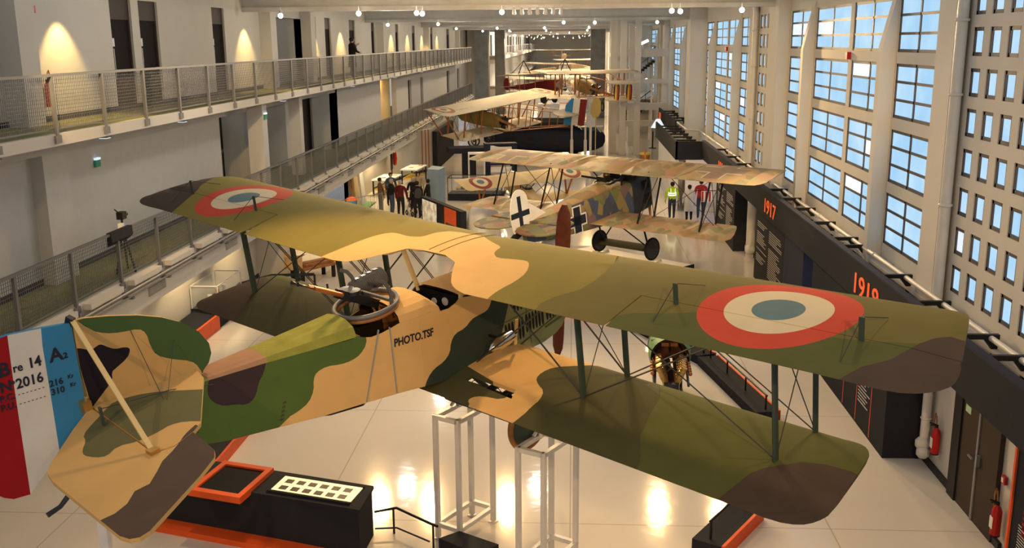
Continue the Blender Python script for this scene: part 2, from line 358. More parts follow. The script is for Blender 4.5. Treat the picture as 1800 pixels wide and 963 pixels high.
# ---- left, ground storey
mb = MB()
wall_cells(mb, [5, 95], [0, 2.7], [(33.2, 47.5, 0, 2.7)], lambda m, a, b, c, d, i: m.box((-11.1, a, c), (-10.85, b, d), i))
mb.box((-10.85, 32.9, 0), (-9.75, 33.2, 2.2)).box((-13.6, 30, 0), (-13.4, 50, 2.7))
struct('wall_left_ground', mb, 'wall')
struct('wall_recess', MB().box((-11.1, 47.5, 0), (-10.9, 58, 2.7)), 'recess_wall')
struct('baseboard_left_ground', MB().box((-10.85, 5, 0), (-10.82, 32.9, .14)), 'skirting')
# ---- ceiling and beams
struct('ceiling', MB().box((-13, 24, 9.75), (8, 224, 9.9)), 'ceiling')
for i in range(9):
    y = 14.2+20.4*i
    if y < 20: continue
    struct('trim_%d' % (i+30), MB().box((XW-.3, y-.35, 9.05), (7.3, y+.35, 9.8)).box((XW-.3, y-.45, 8.93), (7.3, y-.30, 9.08)), 'ceiling_light')
for i in range(24):
    y = 26+i*3.4+ (0 if i % 6 else .0)
    if i % 6 == 2: continue
    struct('trim_%d' % (i+50), MB().box((XW, y-.08, 9.5), (7.3, y+.08, 9.76)), 'ceiling')
# ---- right wall with windows
P = 20.4; X7 = 7.0
BIG = [(7.60, 8.76), (6.20, 7.36), (4.79, 5.95), (3.40, 4.55)]
SMALL = [(8.28, 8.77), (7.58, 8.07), (6.88, 7.37), (6.18, 6.67), (5.47, 5.96), (4.76, 5.26), (4.04, 4.54), (3.33, 3.83)]
wins = []
for k in range(-1, 4):
    b = P*k
    if k >= 0:
        for (a, c) in ((19.9, 22.45), (22.85, 26.0), (26.3, 29.9), (30.35, 33.3)):
            for z0, z1 in BIG: wins.append((a+b, c+b, z0, z1, 'big'))
    n = 5 if k == -1 else 4
    for j in range(n):
        y1 = 38.72-.72*j+b
        if k < 2:
            for z0, z1 in SMALL: wins.append((y1-.45, y1, z0, z1, 'small'))
mb = MB()
wall_cells(mb, [8, 108], [0, 9.9], [(a, b, z0, z1) for a, b, z0, z1, _ in wins], lambda m, a, b, c, d, i: m.box((X7, a, c), (X7+.22, b, d), i))
struct('wall_right', mb, 'wall')
random.seed(3)
for i, (a, b, z0, z1, kd) in enumerate(wins):
    fr = MB(); x0, x1 = (X7+.02, X7+.07)
    t_ = .065
    fr.box((x0, a, z0), (x1, b, z0+t_)).box((x0, a, z1-t_), (x1, b, z1)).box((x0, a, z0), (x1, a+t_, z1)).box((x0, b-t_, z0), (x1, b, z1))
    if kd == 'big':
        fr.box((x0, (a+b)/2-.038, z0), (x1, (a+b)/2+.038, z1))
        for q in (1, 2): z = z0+(z1-z0)*q/3; fr.box((x0, a, z-.028), (x1, b, z+.028))
    o = struct('window_%d' % (i+1), fr, 'frame_dark')
    pb = MB(); nc, nr = (2, 3) if kd == 'big' else (1, 1)
    for u in range(nc):
        for v in range(nr):
            pale = random.random() < (.05 if kd == 'big' else .06)
            ya, yb = a+(b-a)*u/nc, a+(b-a)*(u+1)/nc; za, zb = z0+(z1-z0)*v/nr, z0+(z1-z0)*(v+1)/nr
            pb.box((X7+.042, ya, za), (X7+.05, yb, zb), 1 if pale else 0)
    struct('window_pane', pb, ['pane', 'pane_pale'], o)
nt_ = 100
for k in range(0, 4):                               # projecting fins and broad piers
    b = P*k
    for y in (22.5, 30.02):
        g = MB(); g.prism([(X7, 2.9), (X7-.32, 2.9), (X7-.32, 7.62), (X7-.02, 8.95), (X7, 8.95)], lambda u, v, t: (u, t, v), y+b, y+b+.27)
        struct('trim_%d' % nt_, g, 'wall'); nt_ += 1
    for (y0, y1, dp) in ((33.45, 35.1, .38 if k != 1 else .86), (39.0-P, 39.85-P, .22)):
        struct('trim_%d' % nt_, MB().box((X7-dp, y0+b, 0), (X7, y1+b, 9.5)), 'wall'); nt_ += 1
struct('trim_%d' % nt_, MB().box((X7-.2, 8, 0), (X7, 60, 3.0)).box((X7-.26, 8, 2.95), (X7, 60, 3.02)), 'wall'); nt_ += 1
for i, y in enumerate((18.5, 38.95, 59.2)):
    t = tag(MB().tube([(6.86, y, .0), (6.86, y, 9.6)], .10, 12).ring((6.86, y, 6.9), (0, 0, 1), .10, .03).ring((6.86, y, 4.9), (0, 0, 1), .10, .03).ring((6.86, y, 8.2), (0, 0, 1), .10, .03).build('downpipe', 'pipe_white'), ['white rainwater downpipe beside the nearest grid of small windows', 'white rainwater downpipe between the two window bays', 'white rainwater downpipe at the far window bay'][i], 'pipe')
t = thing('wall_pipe', 'long cream pipe running along the right wall above the sign band', 'pipe', (6.72, 9, 3.2))
MB().tube([(0, 0, 0), (0, 44.6, 0), (-.6, 44.9, 0), (-.6, 62, 0)], .05, 10).build('pipe', 'pipe_white', t)
for i in range(9): MB().ring((0, 3+i*5, 0), (0, 1, 0), .05, .018, 14, 6).build('coupling', 'pipe_white', t)
for i in range(9): MB().bar((0, 2+i*5, 0), (.1, 2+i*5, 0), .03).build('pipe_clip', 'steel', t)
for i, y in enumerate((26.15, 46.55)):
    tag(MB().box((6.9, y-.09, 7.38), (7.0, y+.09, 7.56)).build('alarm_sounder', 'red'), ['dark red alarm box between the upper windows nearest the camera', 'dark red alarm box between the upper windows of the second bay'][i], 'alarm')
# ---- far end of the hall
struct('wall_far', MB().box((-14, 222, 0), (12, 222.4, 9.9)), 'wall')
struct('trim_%d' % nt_, MB().box((-9, 221.5, 1.9), (4.4, 222, 4.6)), 'wall_grey'); nt_ += 1
struct('wall_left_far', MB().box((-11, 106, 0), (-9.4, 222, 9.9)), 'wall_grey')
struct('wall_right_far', MB().box((5.0, 118, 0), (5.4, 222, 9.9)), 'wall')
struct('floor_walkway_far', MB().box((-9.4, 112, 5.9), (-7.9, 222, 6.3)).box((-9.4, 112, 2.7), (-7.9, 222, 3.0)), 'wall')
t = thing('walkway_railing', 'grey railing along the far upper walkway beyond the concrete piers', 'railing', (-7.9, 112, 6.3))
MB().bar((0, 0, 1.05), (0, 110, 1.05), .06).build('handrail', 'steel', t)
for i in range(36): MB().box((-.03, i*3, 0), (.03, i*3+.05, 1.05)).build('post', 'steel', t)
t = thing('walkway_railing', 'grey railing along the far lower walkway beyond the concrete piers', 'railing', (-7.9, 112, 3.0))
MB().bar((0, 0, 1.05), (0, 110, 1.05), .06).build('handrail', 'steel', t)
for i in range(36): MB().box((-.03, i*3, 0), (.03, i*3+.05, 1.05)).build('post', 'steel', t)
for i in range(14): struct('door_%d' % (n_door+i), MB().box((-9.4, 116+i*7.4, 6.3), (-9.34, 117.6+i*7.4, 8.6)), 'dark_door')
for i, (x, y, w_) in enumerate(((-9.3, 104, 1.4), (-8.0, 112, 1.1), (2.6, 106, 1.5))):
    struct('trim_%d' % nt_, MB().box((x-w_/2, y-.8, 0), (x+w_/2, y+.8, 9.75)), 'concrete'); nt_ += 1
# ================================================================== THE BIPLANE IN FRONT
def paint(name, col, var=.05, **k): mk(name, col, .85, var=var, spec=.08, **k)
paint('olive', (.142, .122, .040)); paint('olive_yellow', (.205, .168, .044)); paint('olive_green', (.092, .100, .034))
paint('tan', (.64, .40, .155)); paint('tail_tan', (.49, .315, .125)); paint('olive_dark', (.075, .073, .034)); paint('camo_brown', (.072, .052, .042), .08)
paint('camo_plum', (.046, .031, .036), .08); paint('camo_green', (.078, .128, .034)); paint('tail_green', (.105, .105, .050)); paint('deck_green', (.27, .265, .055), .12, scale=5); paint('deck_brown', (.36, .205, .12), .08)
paint('camo_petrol', (.036, .052, .040), .08); mk('cowl_green', (.23, .24, .10), .5, var=.06)
paint('rnd_red', (.50, .070, .042)); paint('rnd_white', (.62, .52, .34), .04); paint('rnd_blue', (.12, .19, .20))
paint('fin_green', (.055, .100, .038)); paint('fin_dark', (.017, .013, .020)); paint('rud_red', (.30, .012, .016)); paint('rud_white', (.60, .58, .54)); paint('rud_blue', (.040, .20, .40))
mk('strut_green', (.045, .065, .052), .5); mk('strut_tan', (.60, .46, .22), .5); paint('pale_under', (.52, .42, .27)); mk('line_dark', (.07, .06, .04), .7); mk('wire', (.05, .05, .045), .5); mk('cockpit_dark', (.022, .015, .012), .7)
mk('ink', (.018, .020, .035), .7); mk('tape', (.26, .28, .31), .5)

def xbounds(outline, y):
    xs = []
    n = len(outline)
    for i in range(n):
        (xa, ya), (xb, yb) = outline[i], outline[(i+1) % n]
        if (ya > y) != (yb > y): xs.append(xa+(xb-xa)*(y-ya)/(yb-ya))
    return (min(xs), max(xs)) if len(xs) > 1 else None
def airfoil(xi):
    xi = min(max(xi, 0), 1)
    return .16*xi*(1-xi), 5*.055*(.2969*math.sqrt(xi)-.126*xi-.3516*xi*xi+.2843*xi**3-.1036*xi**4)
def wing_mesh(mb, outline, patches, base, under, full=None, holes=(), step=(.12, .3), camber=1, thick=1, chord=None, x_le=0.):
    full = full or outline
    ym = max(abs(p[1]) for p in full)
    def lift(x, y, top=True):
        c = chord; xi = (x_le-x)/c
        m, t = airfoil(xi); e = min(1, max(0, (ym-abs(y))/.35))**.5; b = xbounds(full, y*.999)
        z = base(x, y)+m*c*camber*(.3+.7*e)+t*c*(.25+.75*e)
        if not top: z -= t*1.75*c*e*min(1, max(0, min(x-b[0], b[1]-x)/.06))**.5 if b else 0; z -= 0 if top else .004
        return (x, y, z)
    vs, uv, tris, ms = painted(outline, patches, step, lambda x, y: lift(x, y), holes)
    k = len(tris); nv = len(vs); cnt = {}
    for t, m in zip(tris, ms):
        for q in range(3): e = (t[q], t[(q+1) % 3]); cnt.setdefault(frozenset(e), []).append((e, m))
    rim = [v[0] for v in cnt.values() if len(v) == 1]
    mb.add(vs+[lift(x, y, False) for x, y in uv], list(tris)+[tuple(i+nv for i in t[::-1]) for t in tris]+[(b, a, a+nv, b+nv) for (a, b), m in rim], 0, True)
    mb.m[-(2*k+len(rim)):] = list(ms)+[under]*k+[m for _, m in rim]
def circle(cx, cy, r, n=48): return [(cx+r*math.cos(2*PI*i/n), cy+r*math.sin(2*PI*i/n)) for i in range(n)]
def mir(poly): return [(x, -y) for x, y in poly]

PO = Vector((-1.1698, 14.5501, 7.9-2.832)); HD, PPI, PRO = .87139, .13729, .01588
PR = Matrix.Rotation(HD, 3, 'Z') @ Matrix.Rotation(-PPI, 3, 'Y') @ Matrix.Rotation(PRO, 3, 'X')
OFF = Vector((-.47, 0, -2.73))                       # root sits at the axle
bp = thing('biplane', 'large tan, green and brown camouflaged biplane with roundels, nearest the camera', 'airplane')
bp.matrix_world = Matrix.Translation(PO+PR @ OFF) @ PR.to_4x4()
def pw(p): return PO+PR @ Vector(p)                  # airframe point -> world
def part(mb, name, ms, parent=None):
    o = mb.build(name, ms, parent or bp)
    if parent is None: o.location = -OFF
    return o
DU, DL, GAP, STG = .02415, -.00577, 1.6468, -.0477
# ---- upper wing
TIPR = [(0, -6.35), (-.02, -6.62), (-.10, -6.84), (-.26, -6.97), (-.55, -7.06), (-1.15, -7.24), (-1.5, -7.34), (-1.72, -7.36), (-1.9, -7.28), (-2.02, -7.1), (-2.06, -6.8), (-2.03, -6.3)]
CUT = [(-2.03, -1.45), (-1.97, -1.2), (-1.82, -.98), (-1.25, -.52), (-1.25, .40), (-1.5, .55), (-1.98, .95), (-2.03, 1.3)]
UP = smoothpoly([(0, 0)]+TIPR, 1, False)[:-1]+[(-2.03, -6.2), (-2.03, -3.69)]+smoothpoly(CUT, 1, False)+[(-2.03, 3.6), (-2.03, 6.2)]+smoothpoly(mir(TIPR)[::-1]+[(0, 0)], 1, False)[:-1]
HX = -1.31
def split_ail(s):                                    # aileron outline on side s
    g = .012
    tip = [p for p in UP if p[1]*s > 3.69 and p[0] < HX-.03]
    tip = sorted(tip, key=lambda p: -p[0]) if False else tip
    if s < 0: return [(HX-g, -3.70), (HX-g, -7.27)]+tip+[(-2.03, -3.72)]
    return [(-2.03, 3.72)]+tip+[(HX-g, 7.27), (HX-g, 3.70)]
def main_outline():
    o = []
    for p in UP:
        if abs(p[1]) > 3.69 and p[0] < HX: continue
        o.append(p)
    # insert notch corners
    r = []
    for i, p in enumerate(o):
        q = o[(i+1) % len(o)]; r.append(p)
        if p[1] < -3.69 and q[1] >= -3.7 and q[0] < -1.9: r += [(HX, -7.27), (HX, -3.68)]
        if p[1] <= 3.69 and p[1] > 1 and q[1] > 3.69 and p[0] < -1.9: r += [(HX, 3.68), (HX, 7.27)]
    return r
UP_TAN = [(-2.2, 1.62), (-1.755, 1.45), (-1.389, 1.36), (-1.198, 1.31), (-.994, 1.202), (-.955, 1.056), (-.971, .826), (-.93, .7), (-.87, .60), (-.703, .593), (-.562, .573), (-.377, .461), (-.286, -.073), (-.437, -.318), (-.555, -.562), (-.66, -.82), (-.83, -.87), (-.949, -.947), (-1.06, -1.12), (-1.0, -1.38), (-.974, -1.582), (-1.059, -1.71), (-1.318, -1.884), (-1.57, -1.916), (-1.787, -1.87), (-1.962, -1.856), (-2.2, -1.9), (-2.2, 0)]
UP_YEL = [(-2.2, -2.7), (-1.893, -2.631), (-1.719, -2.698), (-1.459, -2.876), (-1.245, -2.898), (-.926, -2.842), (-.521, -2.688), (.1, -2.3), (.1, 7.8), (-2.3, 7.8), (-2.3, 0)]
UP_GRR = [(-2.3, -3.6), (-1.971, -3.702), (-1.838, -3.697), (-1.706, -3.853), (-1.579, -4.241), (-1.394, -4.6), (-1.398, -5.029), (-1.45, -5.795), (-1.34, -6.433), (-1.2, -6.858), (-1.38, -7.5), (-2.3, -7.5)]
UP_BRR = [(-2.3, -6.42), (-2.072, -6.44), (-1.796, -6.549), (-1.586, -6.736), (-1.38, -6.80), (-1.2, -6.85), (-1.029, -6.929), (-.93, -7.035), (-.906, -7.6), (-2.3, -7.6)]
UP_BRL = [(-2.2, 5.78), (-2.044, 5.896), (-1.692, 6.082), (-1.341, 6.319), (-1.193, 6.427), (-.997, 6.637), (-.809, 6.773), (-.41, 7.078), (-.4, 7.6), (-2.2, 7.6)]
UP_LTL = [(-2.2, 2.0), (-1.935, 1.957), (-1.695, 2.172), (-1.327, 2.246), (-.873, 2.248), (-.247, 2.452), (.1, 2.569), (.1, 1.9), (-.8, 1.275), (-1.4, 1.3), (-2.2, 1.5)]
UM = ['olive', 'olive_yellow', 'olive_green', 'tan', 'camo_brown', 'rnd_red', 'rnd_white', 'rnd_blue', 'pale_under', 'line_dark']
RX, RYL, RYR, RR = -1.03, 5.13, -5.28, .86
def upatches(n=1):
    P_ = [(UP_YEL, 1), (UP_LTL, 1), (UP_GRR, 2), (UP_BRR, 4), (UP_BRL, 4), (smoothpoly(UP_TAN, 1), 3)]
    for y in (RYL, RYR): P_ += [(circle(RX, y, RR), 5), (circle(RX, y, RR*.665), 6), (circle(RX, y, RR*.325), 7)]
    return P_
ub = lambda x, y: abs(y)*DU
mb = MB(); wing_mesh(mb, main_outline(), upatches(), ub, 8, full=UP, chord=2.03)
upper = part(mb, 'upper_wing', UM)
for s in (-1, 1):
    mb = MB(); wing_mesh(mb, split_ail(s), upatches(), ub, 8, full=UP, chord=2.03)
    part(mb, 'aileron', UM)
def wz(x, y):
    m, t = airfoil(-x/2.03); return abs(y)*DU+(m+t)*2.03
mb = MB()                                            # lacing seam down the tan centre section
for y in (-.12, .10): mb.tube([(x/20, y, wz(x/20, y)+.004) for x in range(-24, 0)], .004, 4)
part(mb, 'lacing_seam', 'line_dark')
for s, y in ((1, 6.3), (1, 4.25), (-1, 4.2), (-1, 6.35)):   # aileron control horns with their cables
    mb = MB(); z = wz(-1.36, y); mb.bar((-1.36, s*y, z-.02), (-1.36, s*y, z+.25), .055, .02)
    h = part(mb, 'aileron_horn', 'strut_green')
    mb = MB().tube([(-1.36, s*y, z+.25), (-.8, s*y-.02, wz(-.8, y)+.02)], .006, 4).tube([(-1.36, s*y, z+.25), (-1.8, s*y, wz(-1.8, y)+.01)], .005, 4)
    mb.build('control_cable', 'wire', h)
# ---- lower wing
LTR = [(0, -5.6), (-.02, -5.78), (-.12, -5.93), (-.3, -6.03), (-.8, -6.10), (-1.5, -6.17), (-1.72, -6.12), (-1.86, -6.0), (-1.93, -5.75), (-1.92, -5.3)]
LOW = [(0, -.4)]+smoothpoly(LTR, 1, False)+[(-1.92, -.35), (-1.92, .35)]+smoothpoly(mir(LTR)[::-1], 1, False)+[(0, .4)]
T_ = lambda L: [(x+.0477, y) for x, y in L]
LO_TAN = T_([(.1, -.3), (.1, -1.95), (-.1, -1.892), (-.319, -1.784), (-.586, -1.556), (-.822, -1.532), (-1.014, -1.588), (-1.133, -1.737), (-1.223, -1.919), (-1.416, -2.023), (-1.598, -2.026), (-1.785, -2.05), (-2.2, -2.0), (-2.2, -1.312), (-1.928, -1.203), (-1.878, -1.109), (-1.793, -1.115), (-1.711, -1.232), (-1.657, -1.555), (-1.464, -1.556), (-1.3, -.745), (-1.2, -.3)])
LO_DRK = T_([(-2.2, -3.965), (-1.949, -3.993), (-1.746, -3.896), (-1.458, -3.671), (-1.176, -3.57), (-.975, -3.478), (-.55, -3.325), (.1, -2.844), (.1, 0), (-2.2, 0)])  # dark olive paint plus part of the upper wing's shadow, painted in
LO_BRR = T_([(-2.2, -5.06), (-2.002, -5.064), (-1.77, -5.107), (-1.429, -5.162), (-1.271, -5.248), (-1.163, -5.342), (-.964, -5.525), (-.863, -5.757), (-.795, -5.999), (-.7, -6.5), (-2.2, -6.5)])
LO_BRL = T_([(-2.2, 4.4), (-1.859, 4.647), (-1.401, 4.997), (-1.061, 5.273), (-.738, 5.539), (-.359, 6.007), (-.3, 6.5), (-2.2, 6.5)])
LO_LGL = T_([(-2.2, 0), (-2.2, 6.4), (-.45, 6.4), (-.45, .3)])  # dark green band with the upper wing's shade painted into it
HOLE = T_([(-1.36, -.70), (-1.388, -1.549), (-1.581, -1.653), (-1.52, -.70)])
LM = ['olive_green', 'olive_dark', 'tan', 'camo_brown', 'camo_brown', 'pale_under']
lb = lambda x, y: -GAP+abs(y)*DL
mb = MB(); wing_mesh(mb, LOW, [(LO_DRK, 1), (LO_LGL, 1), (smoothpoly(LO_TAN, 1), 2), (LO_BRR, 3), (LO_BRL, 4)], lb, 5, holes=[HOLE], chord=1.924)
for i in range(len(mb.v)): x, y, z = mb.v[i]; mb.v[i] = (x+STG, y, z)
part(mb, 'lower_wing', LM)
def lz(x, y):
    m, t = airfoil((STG-x)/1.924); return -GAP+abs(y)*DL+(m+t)*1.924
# ---- fuselage
def hw(x):
    if x > .55: return .47-.06*(x-.55)
    return .47 if x > -2.0 else max(.035, .47+(x+2.0)*(.40/4.4))
SIDE = [(.96, -1.58), (.86, -1.68), (.7, -1.74), (.4, -1.78), (-.6, -1.75), (-1.0, -1.71), (-1.7, -1.58), (-2.05, -1.52), (-2.5, -1.45), (-3.0, -1.385), (-3.65, -1.31), (-4.4, -1.185), (-4.93, -1.10), (-5.3, -1.0), (-6.3, -.62), (-6.3, -.16), (-5.6, -.22), (-5.08, -.27), (-4.26, -.33), (-3.05, -.45),
        (-2.99, -.43), (-2.90, -.48), (-2.78, -.52), (-2.62, -.52), (-2.46, -.50), (-2.34, -.48), (-1.85, -.50), (-1.72, -.51), (-1.62, -.55), (-1.46, -.565), (-1.32, -.53), (-1.24, -.48), (-.94, -.55), (.9, -.62), (.98, -.8)]
F_GRN = [(-2.83, -.2), (-2.85, -.435), (-2.862, -.589), (-2.976, -.696), (-3.119, -.732), (-3.281, -.723), (-3.479, -.672), (-3.637, -.698), (-3.692, -.776), (-3.711, -.916), (-3.808, -1.051), (-3.969, -1.108), (-4.123, -1.131), (-4.6, -1.4), (-6.5, -1.4), (-6.5, 0)]
F_BRN = [(-4.24, -.2), (-4.251, -.292), (-4.318, -.437), (-4.41, -.541), (-4.472, -.684), (-4.556, -.745), (-4.649, -.741), (-4.722, -.696), (-4.876, -.662), (-4.982, -.582), (-5.045, -.474), (-5.033, -.347), (-4.95, -.2)]
F_DRK = [(-.56, -.3), (-.591, -.633), (-.665, -.80), (-.753, -.86), (-.941, -.864), (-1.057, -.875), (-1.2, -.96), (-1.398, -.968), (-1.496, -1.067), (-1.536, -1.213), (-1.67, -1.3), (-1.859, -1.328), (-1.991, -1.414), (-2.078, -1.56), (-1.5, -2), (1.5, -2), (1.5, -.3)]
F_COWL = [(-.15, -.3), (-.239, -.798), (-.484, -1.292), (-.598, -1.459), (-.70, -1.628), (-.85, -2), (1.5, -2), (1.5, -.3)]
FM = ['tan', 'camo_green', 'camo_plum', 'camo_petrol', 'cowl_green', 'deck_green', 'deck_brown', 'cockpit_dark']
mb = MB()
for s in (-1, 1):
    vs, uv, tris, ms = painted(SIDE, [(smoothpoly(F_GRN, 1), 1), (smoothpoly(F_BRN, 1), 2), (smoothpoly(F_DRK, 1), 3), (F_COWL, 4)], (.25, .2), lambda x, z: (x, s*hw(x), z))
    k = len(tris); mb.add(vs, tris if s > 0 else tris, 0, False); mb.m[-k:] = ms
    mb.add([(x, y-s*.02, z) for x, y, z in vs], [t[::-1] for t in tris], 7, False)
bot = [p for p in SIDE[:15]]
mb.add([(x, s*hw(x), z) for x, z in bot for s in (-1, 1)], [(2*i, 2*i+1, 2*i+3, 2*i+2) for i in range(len(bot)-1)], 0)
def deck(x0, x1, n, prof, mi, sides=6):              # faceted rounded decking between shoulder lines; prof(x) -> (shoulder z, crown z)
    rows = []
    for i in range(n+1):
        x = x0+(x1-x0)*i/n; sh, crn = prof(x); w_ = hw(x)
        rows.append([(x, w_*math.cos(PI*j/sides), sh+(crn-sh)*math.sin(PI*j/sides)**.8) for j in range(sides+1)])
    mb.loft(rows, 0, False, False, False)
    k = n*sides
    for q in range(k): mb.m[-k+q] = mi((x0+(x1-x0)*(q//sides+.5)/n))
    mb.loft([[(x, y*.96, z-.03) for x, y, z in r] for r in rows], 7, False, False, False)
rear_mi = lambda x: 5 if -4.26 < x < -2.86 or x < -4.97 else (6 if x < -4.26 else 0)
deck(-6.3, -5.0, 6, lambda x: (-.27+(-5.08-x)*.09, -.235+(-5.08-x)*.06), rear_mi)
deck(-5.0, -2.99, 24, lambda x: (-.275-.085*(x+5.0), -.235+.012*(x+5.0)), rear_mi)
deck(-2.32, -1.80, 6, lambda x: (-.48-.02*(x+2.32)/.5, -.24), lambda x: 0, 10)
deck(-1.80, -1.62, 4, lambda x: (-.50-.05*(x+1.8)/.2, -.24-.16*((x+1.8)/.18)**1.2), lambda x: 0, 10)
deck(-1.22, .9, 10, lambda x: (-.48-.07*(x+1.22)/2.1, -.42-.05*(x+1.22)), lambda x: 0 if x < -.6 else (3 if x < -.2 else 4), 8)
mb.add([(.96, s*hw(.96), z) for z in (-1.58, -.62) for s in (-1, 1)], [(0, 1, 3, 2)], 4)
fus = part(mb, 'fuselage', FM)
mb = MB().box((-2.97, -.36, -1.2), (-2.93, .36, -.45), 0).box((-2.93, -.36, -1.25), (-1.25, .36, -1.2), 0).box((-1.95, -.42, -1.2), (-1.9, .42, -.52), 0).box((-1.2, -.44, -1.2), (-1.16, .44, -.5), 1)
mb.box((-1.75, -.3, -1.2), (-1.45, .3, -.95), 2).cone((-1.3, 0, -1.2), (-1.42, 0, -.7), .012, mi=2)
part(mb, 'cockpit_interior', ['wood', 'black', 'cockpit_dark'])
mb = MB()
for (y, z, r) in ((-.12, -.62, .06), (.12, -.66, .05), (-.2, -.8, .045)): mb.lathe((-1.2, y, z), (-1, 0, 0), [(0, r), (.02, r), (.02, 0)], 16)
part(mb, 'instrument_dial', 'white')
for s in (-1, 1):                                    # louvres in the cowling, one panel of slots each side
    mb = MB()
    for x0, z0, n, hgt in ((-.40, -1.37, 6, .34), (.05, -1.34, 6, .30), (-.18, -.93, 4, .30), (.16, -.95, 5, .28), (.52, -1.33, 5, .24)):
        for i in range(n):
            x = x0+i*.072
            mb.prism(smoothpoly([(x-.024, z0-hgt/2), (x+.024, z0-hgt/2), (x+.024, z0+hgt/2), (x-.024, z0+hgt/2)], 2), lambda u, v, t: (u, s*(hw(u)+t), v), .001, .006)
    part(mb, 'cowl_louvres', 'black')
mb = MB()
for s in (-1, 1):
    mb.bar((-.6, s*.474, -1.16), (.9, s*.474, -1.16), .004, .008); mb.bar((.12, s*.474, -1.7), (.02, s*.474, -.65), .004, .008); mb.bar((.45, s*.474, -1.55), (.95, s*.46, -1.5), .012, .03)
part(mb, 'cowl_seam', 'olive_green')
mb = MB().box((.96, -.44, -1.56), (1.0, .44, -.62), 0)
for i in range(16): mb.box((1.0, -.42, -1.54+i*.057), (1.012, .42, -1.52+i*.057), 1)
part(mb, 'radiator', ['gunmetal', 'brass'])
mb = MB(); hub = Vector((1.42, 0, -1.20))
mb.lathe(hub+Vector((-.2, 0, 0)), (1, 0, 0), [(0, .08), (.3, .08), (.32, .02)], 14, 1)
for s in (-1, 1):
    rings = []
    for k in range(9):
        t = k/8; r = .08+1.16*t; c = (.05, .09, .12, .135, .14, .14, .135, .12, .05)[k]; a = R_(62-44*t)
        if k == 8: c = .05
        rings.append([hub+Vector((math.sin(a)*c*math.cos(q)*.3+.018*math.sin(q), s*(c*math.cos(q)), 0))+Vector((-s*r*.19, 0, -s*r)) for q in [2*PI*j/10 for j in range(10)]])
    mb.loft(rings, 0)
part(mb, 'propeller', ['prop_wood', 'gunmetal'])
mb = MB().lathe((-.62, -.80, -1.21), (-.88, 0, -.10), [(0, .0), (.0, .085), (.12, .10), (.3, .095), (.42, .06), (.48, .0)], 18, 0).bar((-.75, -.46, -1.24), (-.78, -.74, -1.22), .03, .03, 1).cone((-.62, -.80, -1.21), (-.5, -.80, -1.20), .018, mi=1)
gen = part(mb, 'wind_generator', ['chrome', 'gunmetal'])
MB().bar((-.52, -.80, -1.2), (-.54, -.86, -.98), .05, .014).bar((-.52, -.80, -1.2), (-.50, -.74, -1.42), .05, .014).build('generator_vane', 'strut_tan', gen)
mb = MB()
for a, b in (((-2.66, -.46), (-3.0, -1.37)), ((-2.49, -.48), (-2.52, -1.43))): mb.bar((a[0], -hw(a[0])-.004, a[1]), (b[0], -hw(b[0])-.004, b[1]), .012, .022, upv=(0, 1, 0))
part(mb, 'aerial_tape', 'tape')
mb = MB(); sl = math.atan2(-.065, .62)
add_text(mb, 'PHOTO.TSF', .155, lambda x, y, z: (-2.46+x*.82*math.cos(sl)-y*math.sin(sl), -hw(-2.46+x*.8)-.006-z, -.775+x*.82*math.sin(sl)+y*math.cos(sl)), 0, .002, .004)
o = part(mb, 'lettering', 'ink'); o['label'] = 'black PHOTO.TSF lettering on the fuselage side'
mb = MB()
for x, z in ((-4.15, -.93), (-5.25, -.75)):
    for i in range(5): mb.box((x-.02*i, -hw(x)-.006, z-.05*i), (x+.045-.02*i, -hw(x)-.002, z-.05*i+.02))
part(mb, 'stencil_mark', 'camo_brown')
mb = MB().loft([[(x, y*w_, z+(-.05 if abs(y) < 1 else 0)-dz) for y in (-1, -.4, .4, 1)] for x, w_, z, dz in ((-3.9, .1, -1.28, 0), (-3.5, .26, -1.335, .05), (-3.0, .3, -1.39, .06), (-2.6, .1, -1.435, 0))], 0, False, False, False)
part(mb, 'belly_fairing', 'gunmetal')
# ---- gunner's ring, guns
gc = Vector((-2.50, 0, -.23)); ga = Vector((-.10, 0, 1)).normalized()
mb = MB().ring(gc, ga, .43, .035, 40, 8, 0).ring(gc-ga*.06, ga, .42, .03, 40, 8, 1)
gr = part(mb, 'gun_ring', ['ring_grey', 'wood'])
g1, g2 = gc+Vector((.12, -.38, .03)), gc+Vector((.12, .38, .03))
mb = MB()
for g in (g1, g2):
    P_ = [g+Vector(q) for q in ((.02, 0, -.02), (.03, 0, .12), (0, 0, .24), (-.07, 0, .34), (-.17, 0, .40))]
    for a, b in zip(P_[:-1], P_[1:]): mb.bar(a, b, .05, .02, upv=(0, 1, 0))
mb.bar(g1+Vector((0, 0, .06)), g2+Vector((0, 0, .06)), .04)
mb.build('gun_arch', 'ring_grey', gr)
mb = MB(); m0 = Vector((-2.58, .05, -.14)); md = (Vector((-3.5, .06, .38))-m0).normalized()
for dy in (-.07, .07):
    p = m0+Vector((0, dy, 0))
    mb.bar(p+md*-.3, p+md*.32, .07, .12, 0).cone(p+md*.32, p+md*.78, .034, .03, 10, 1).cone(p+md*.78, p+md*.98, .01, .01, 8, 0).cone(p+md*.98, p+md*1.04, .016, .028, 10, 0)
    mb.bar(p+md*-.3, p+md*-.5, .03, .05, 2, (0, 0, 1)).cone(p+md*-.3+Vector((0, 0, -.03)), p+md*-.36+Vector((0, 0, -.16)), .018, .018, 8, 2)
    mb.lathe(p+md*.12+Vector((0, 0, .06)), (0, 0, 1), [(0, .1), (.05, .1), (.055, .0)], 18, 0)
mb.bar(m0+md*.5+Vector((0, 0, .05)), m0+md*.5+Vector((0, 0, .11)), .02, .02, 0).bar(m0+md*-.1+Vector((0, 0, .07)), m0+md*-.1+Vector((0, 0, .13)), .02, .02)
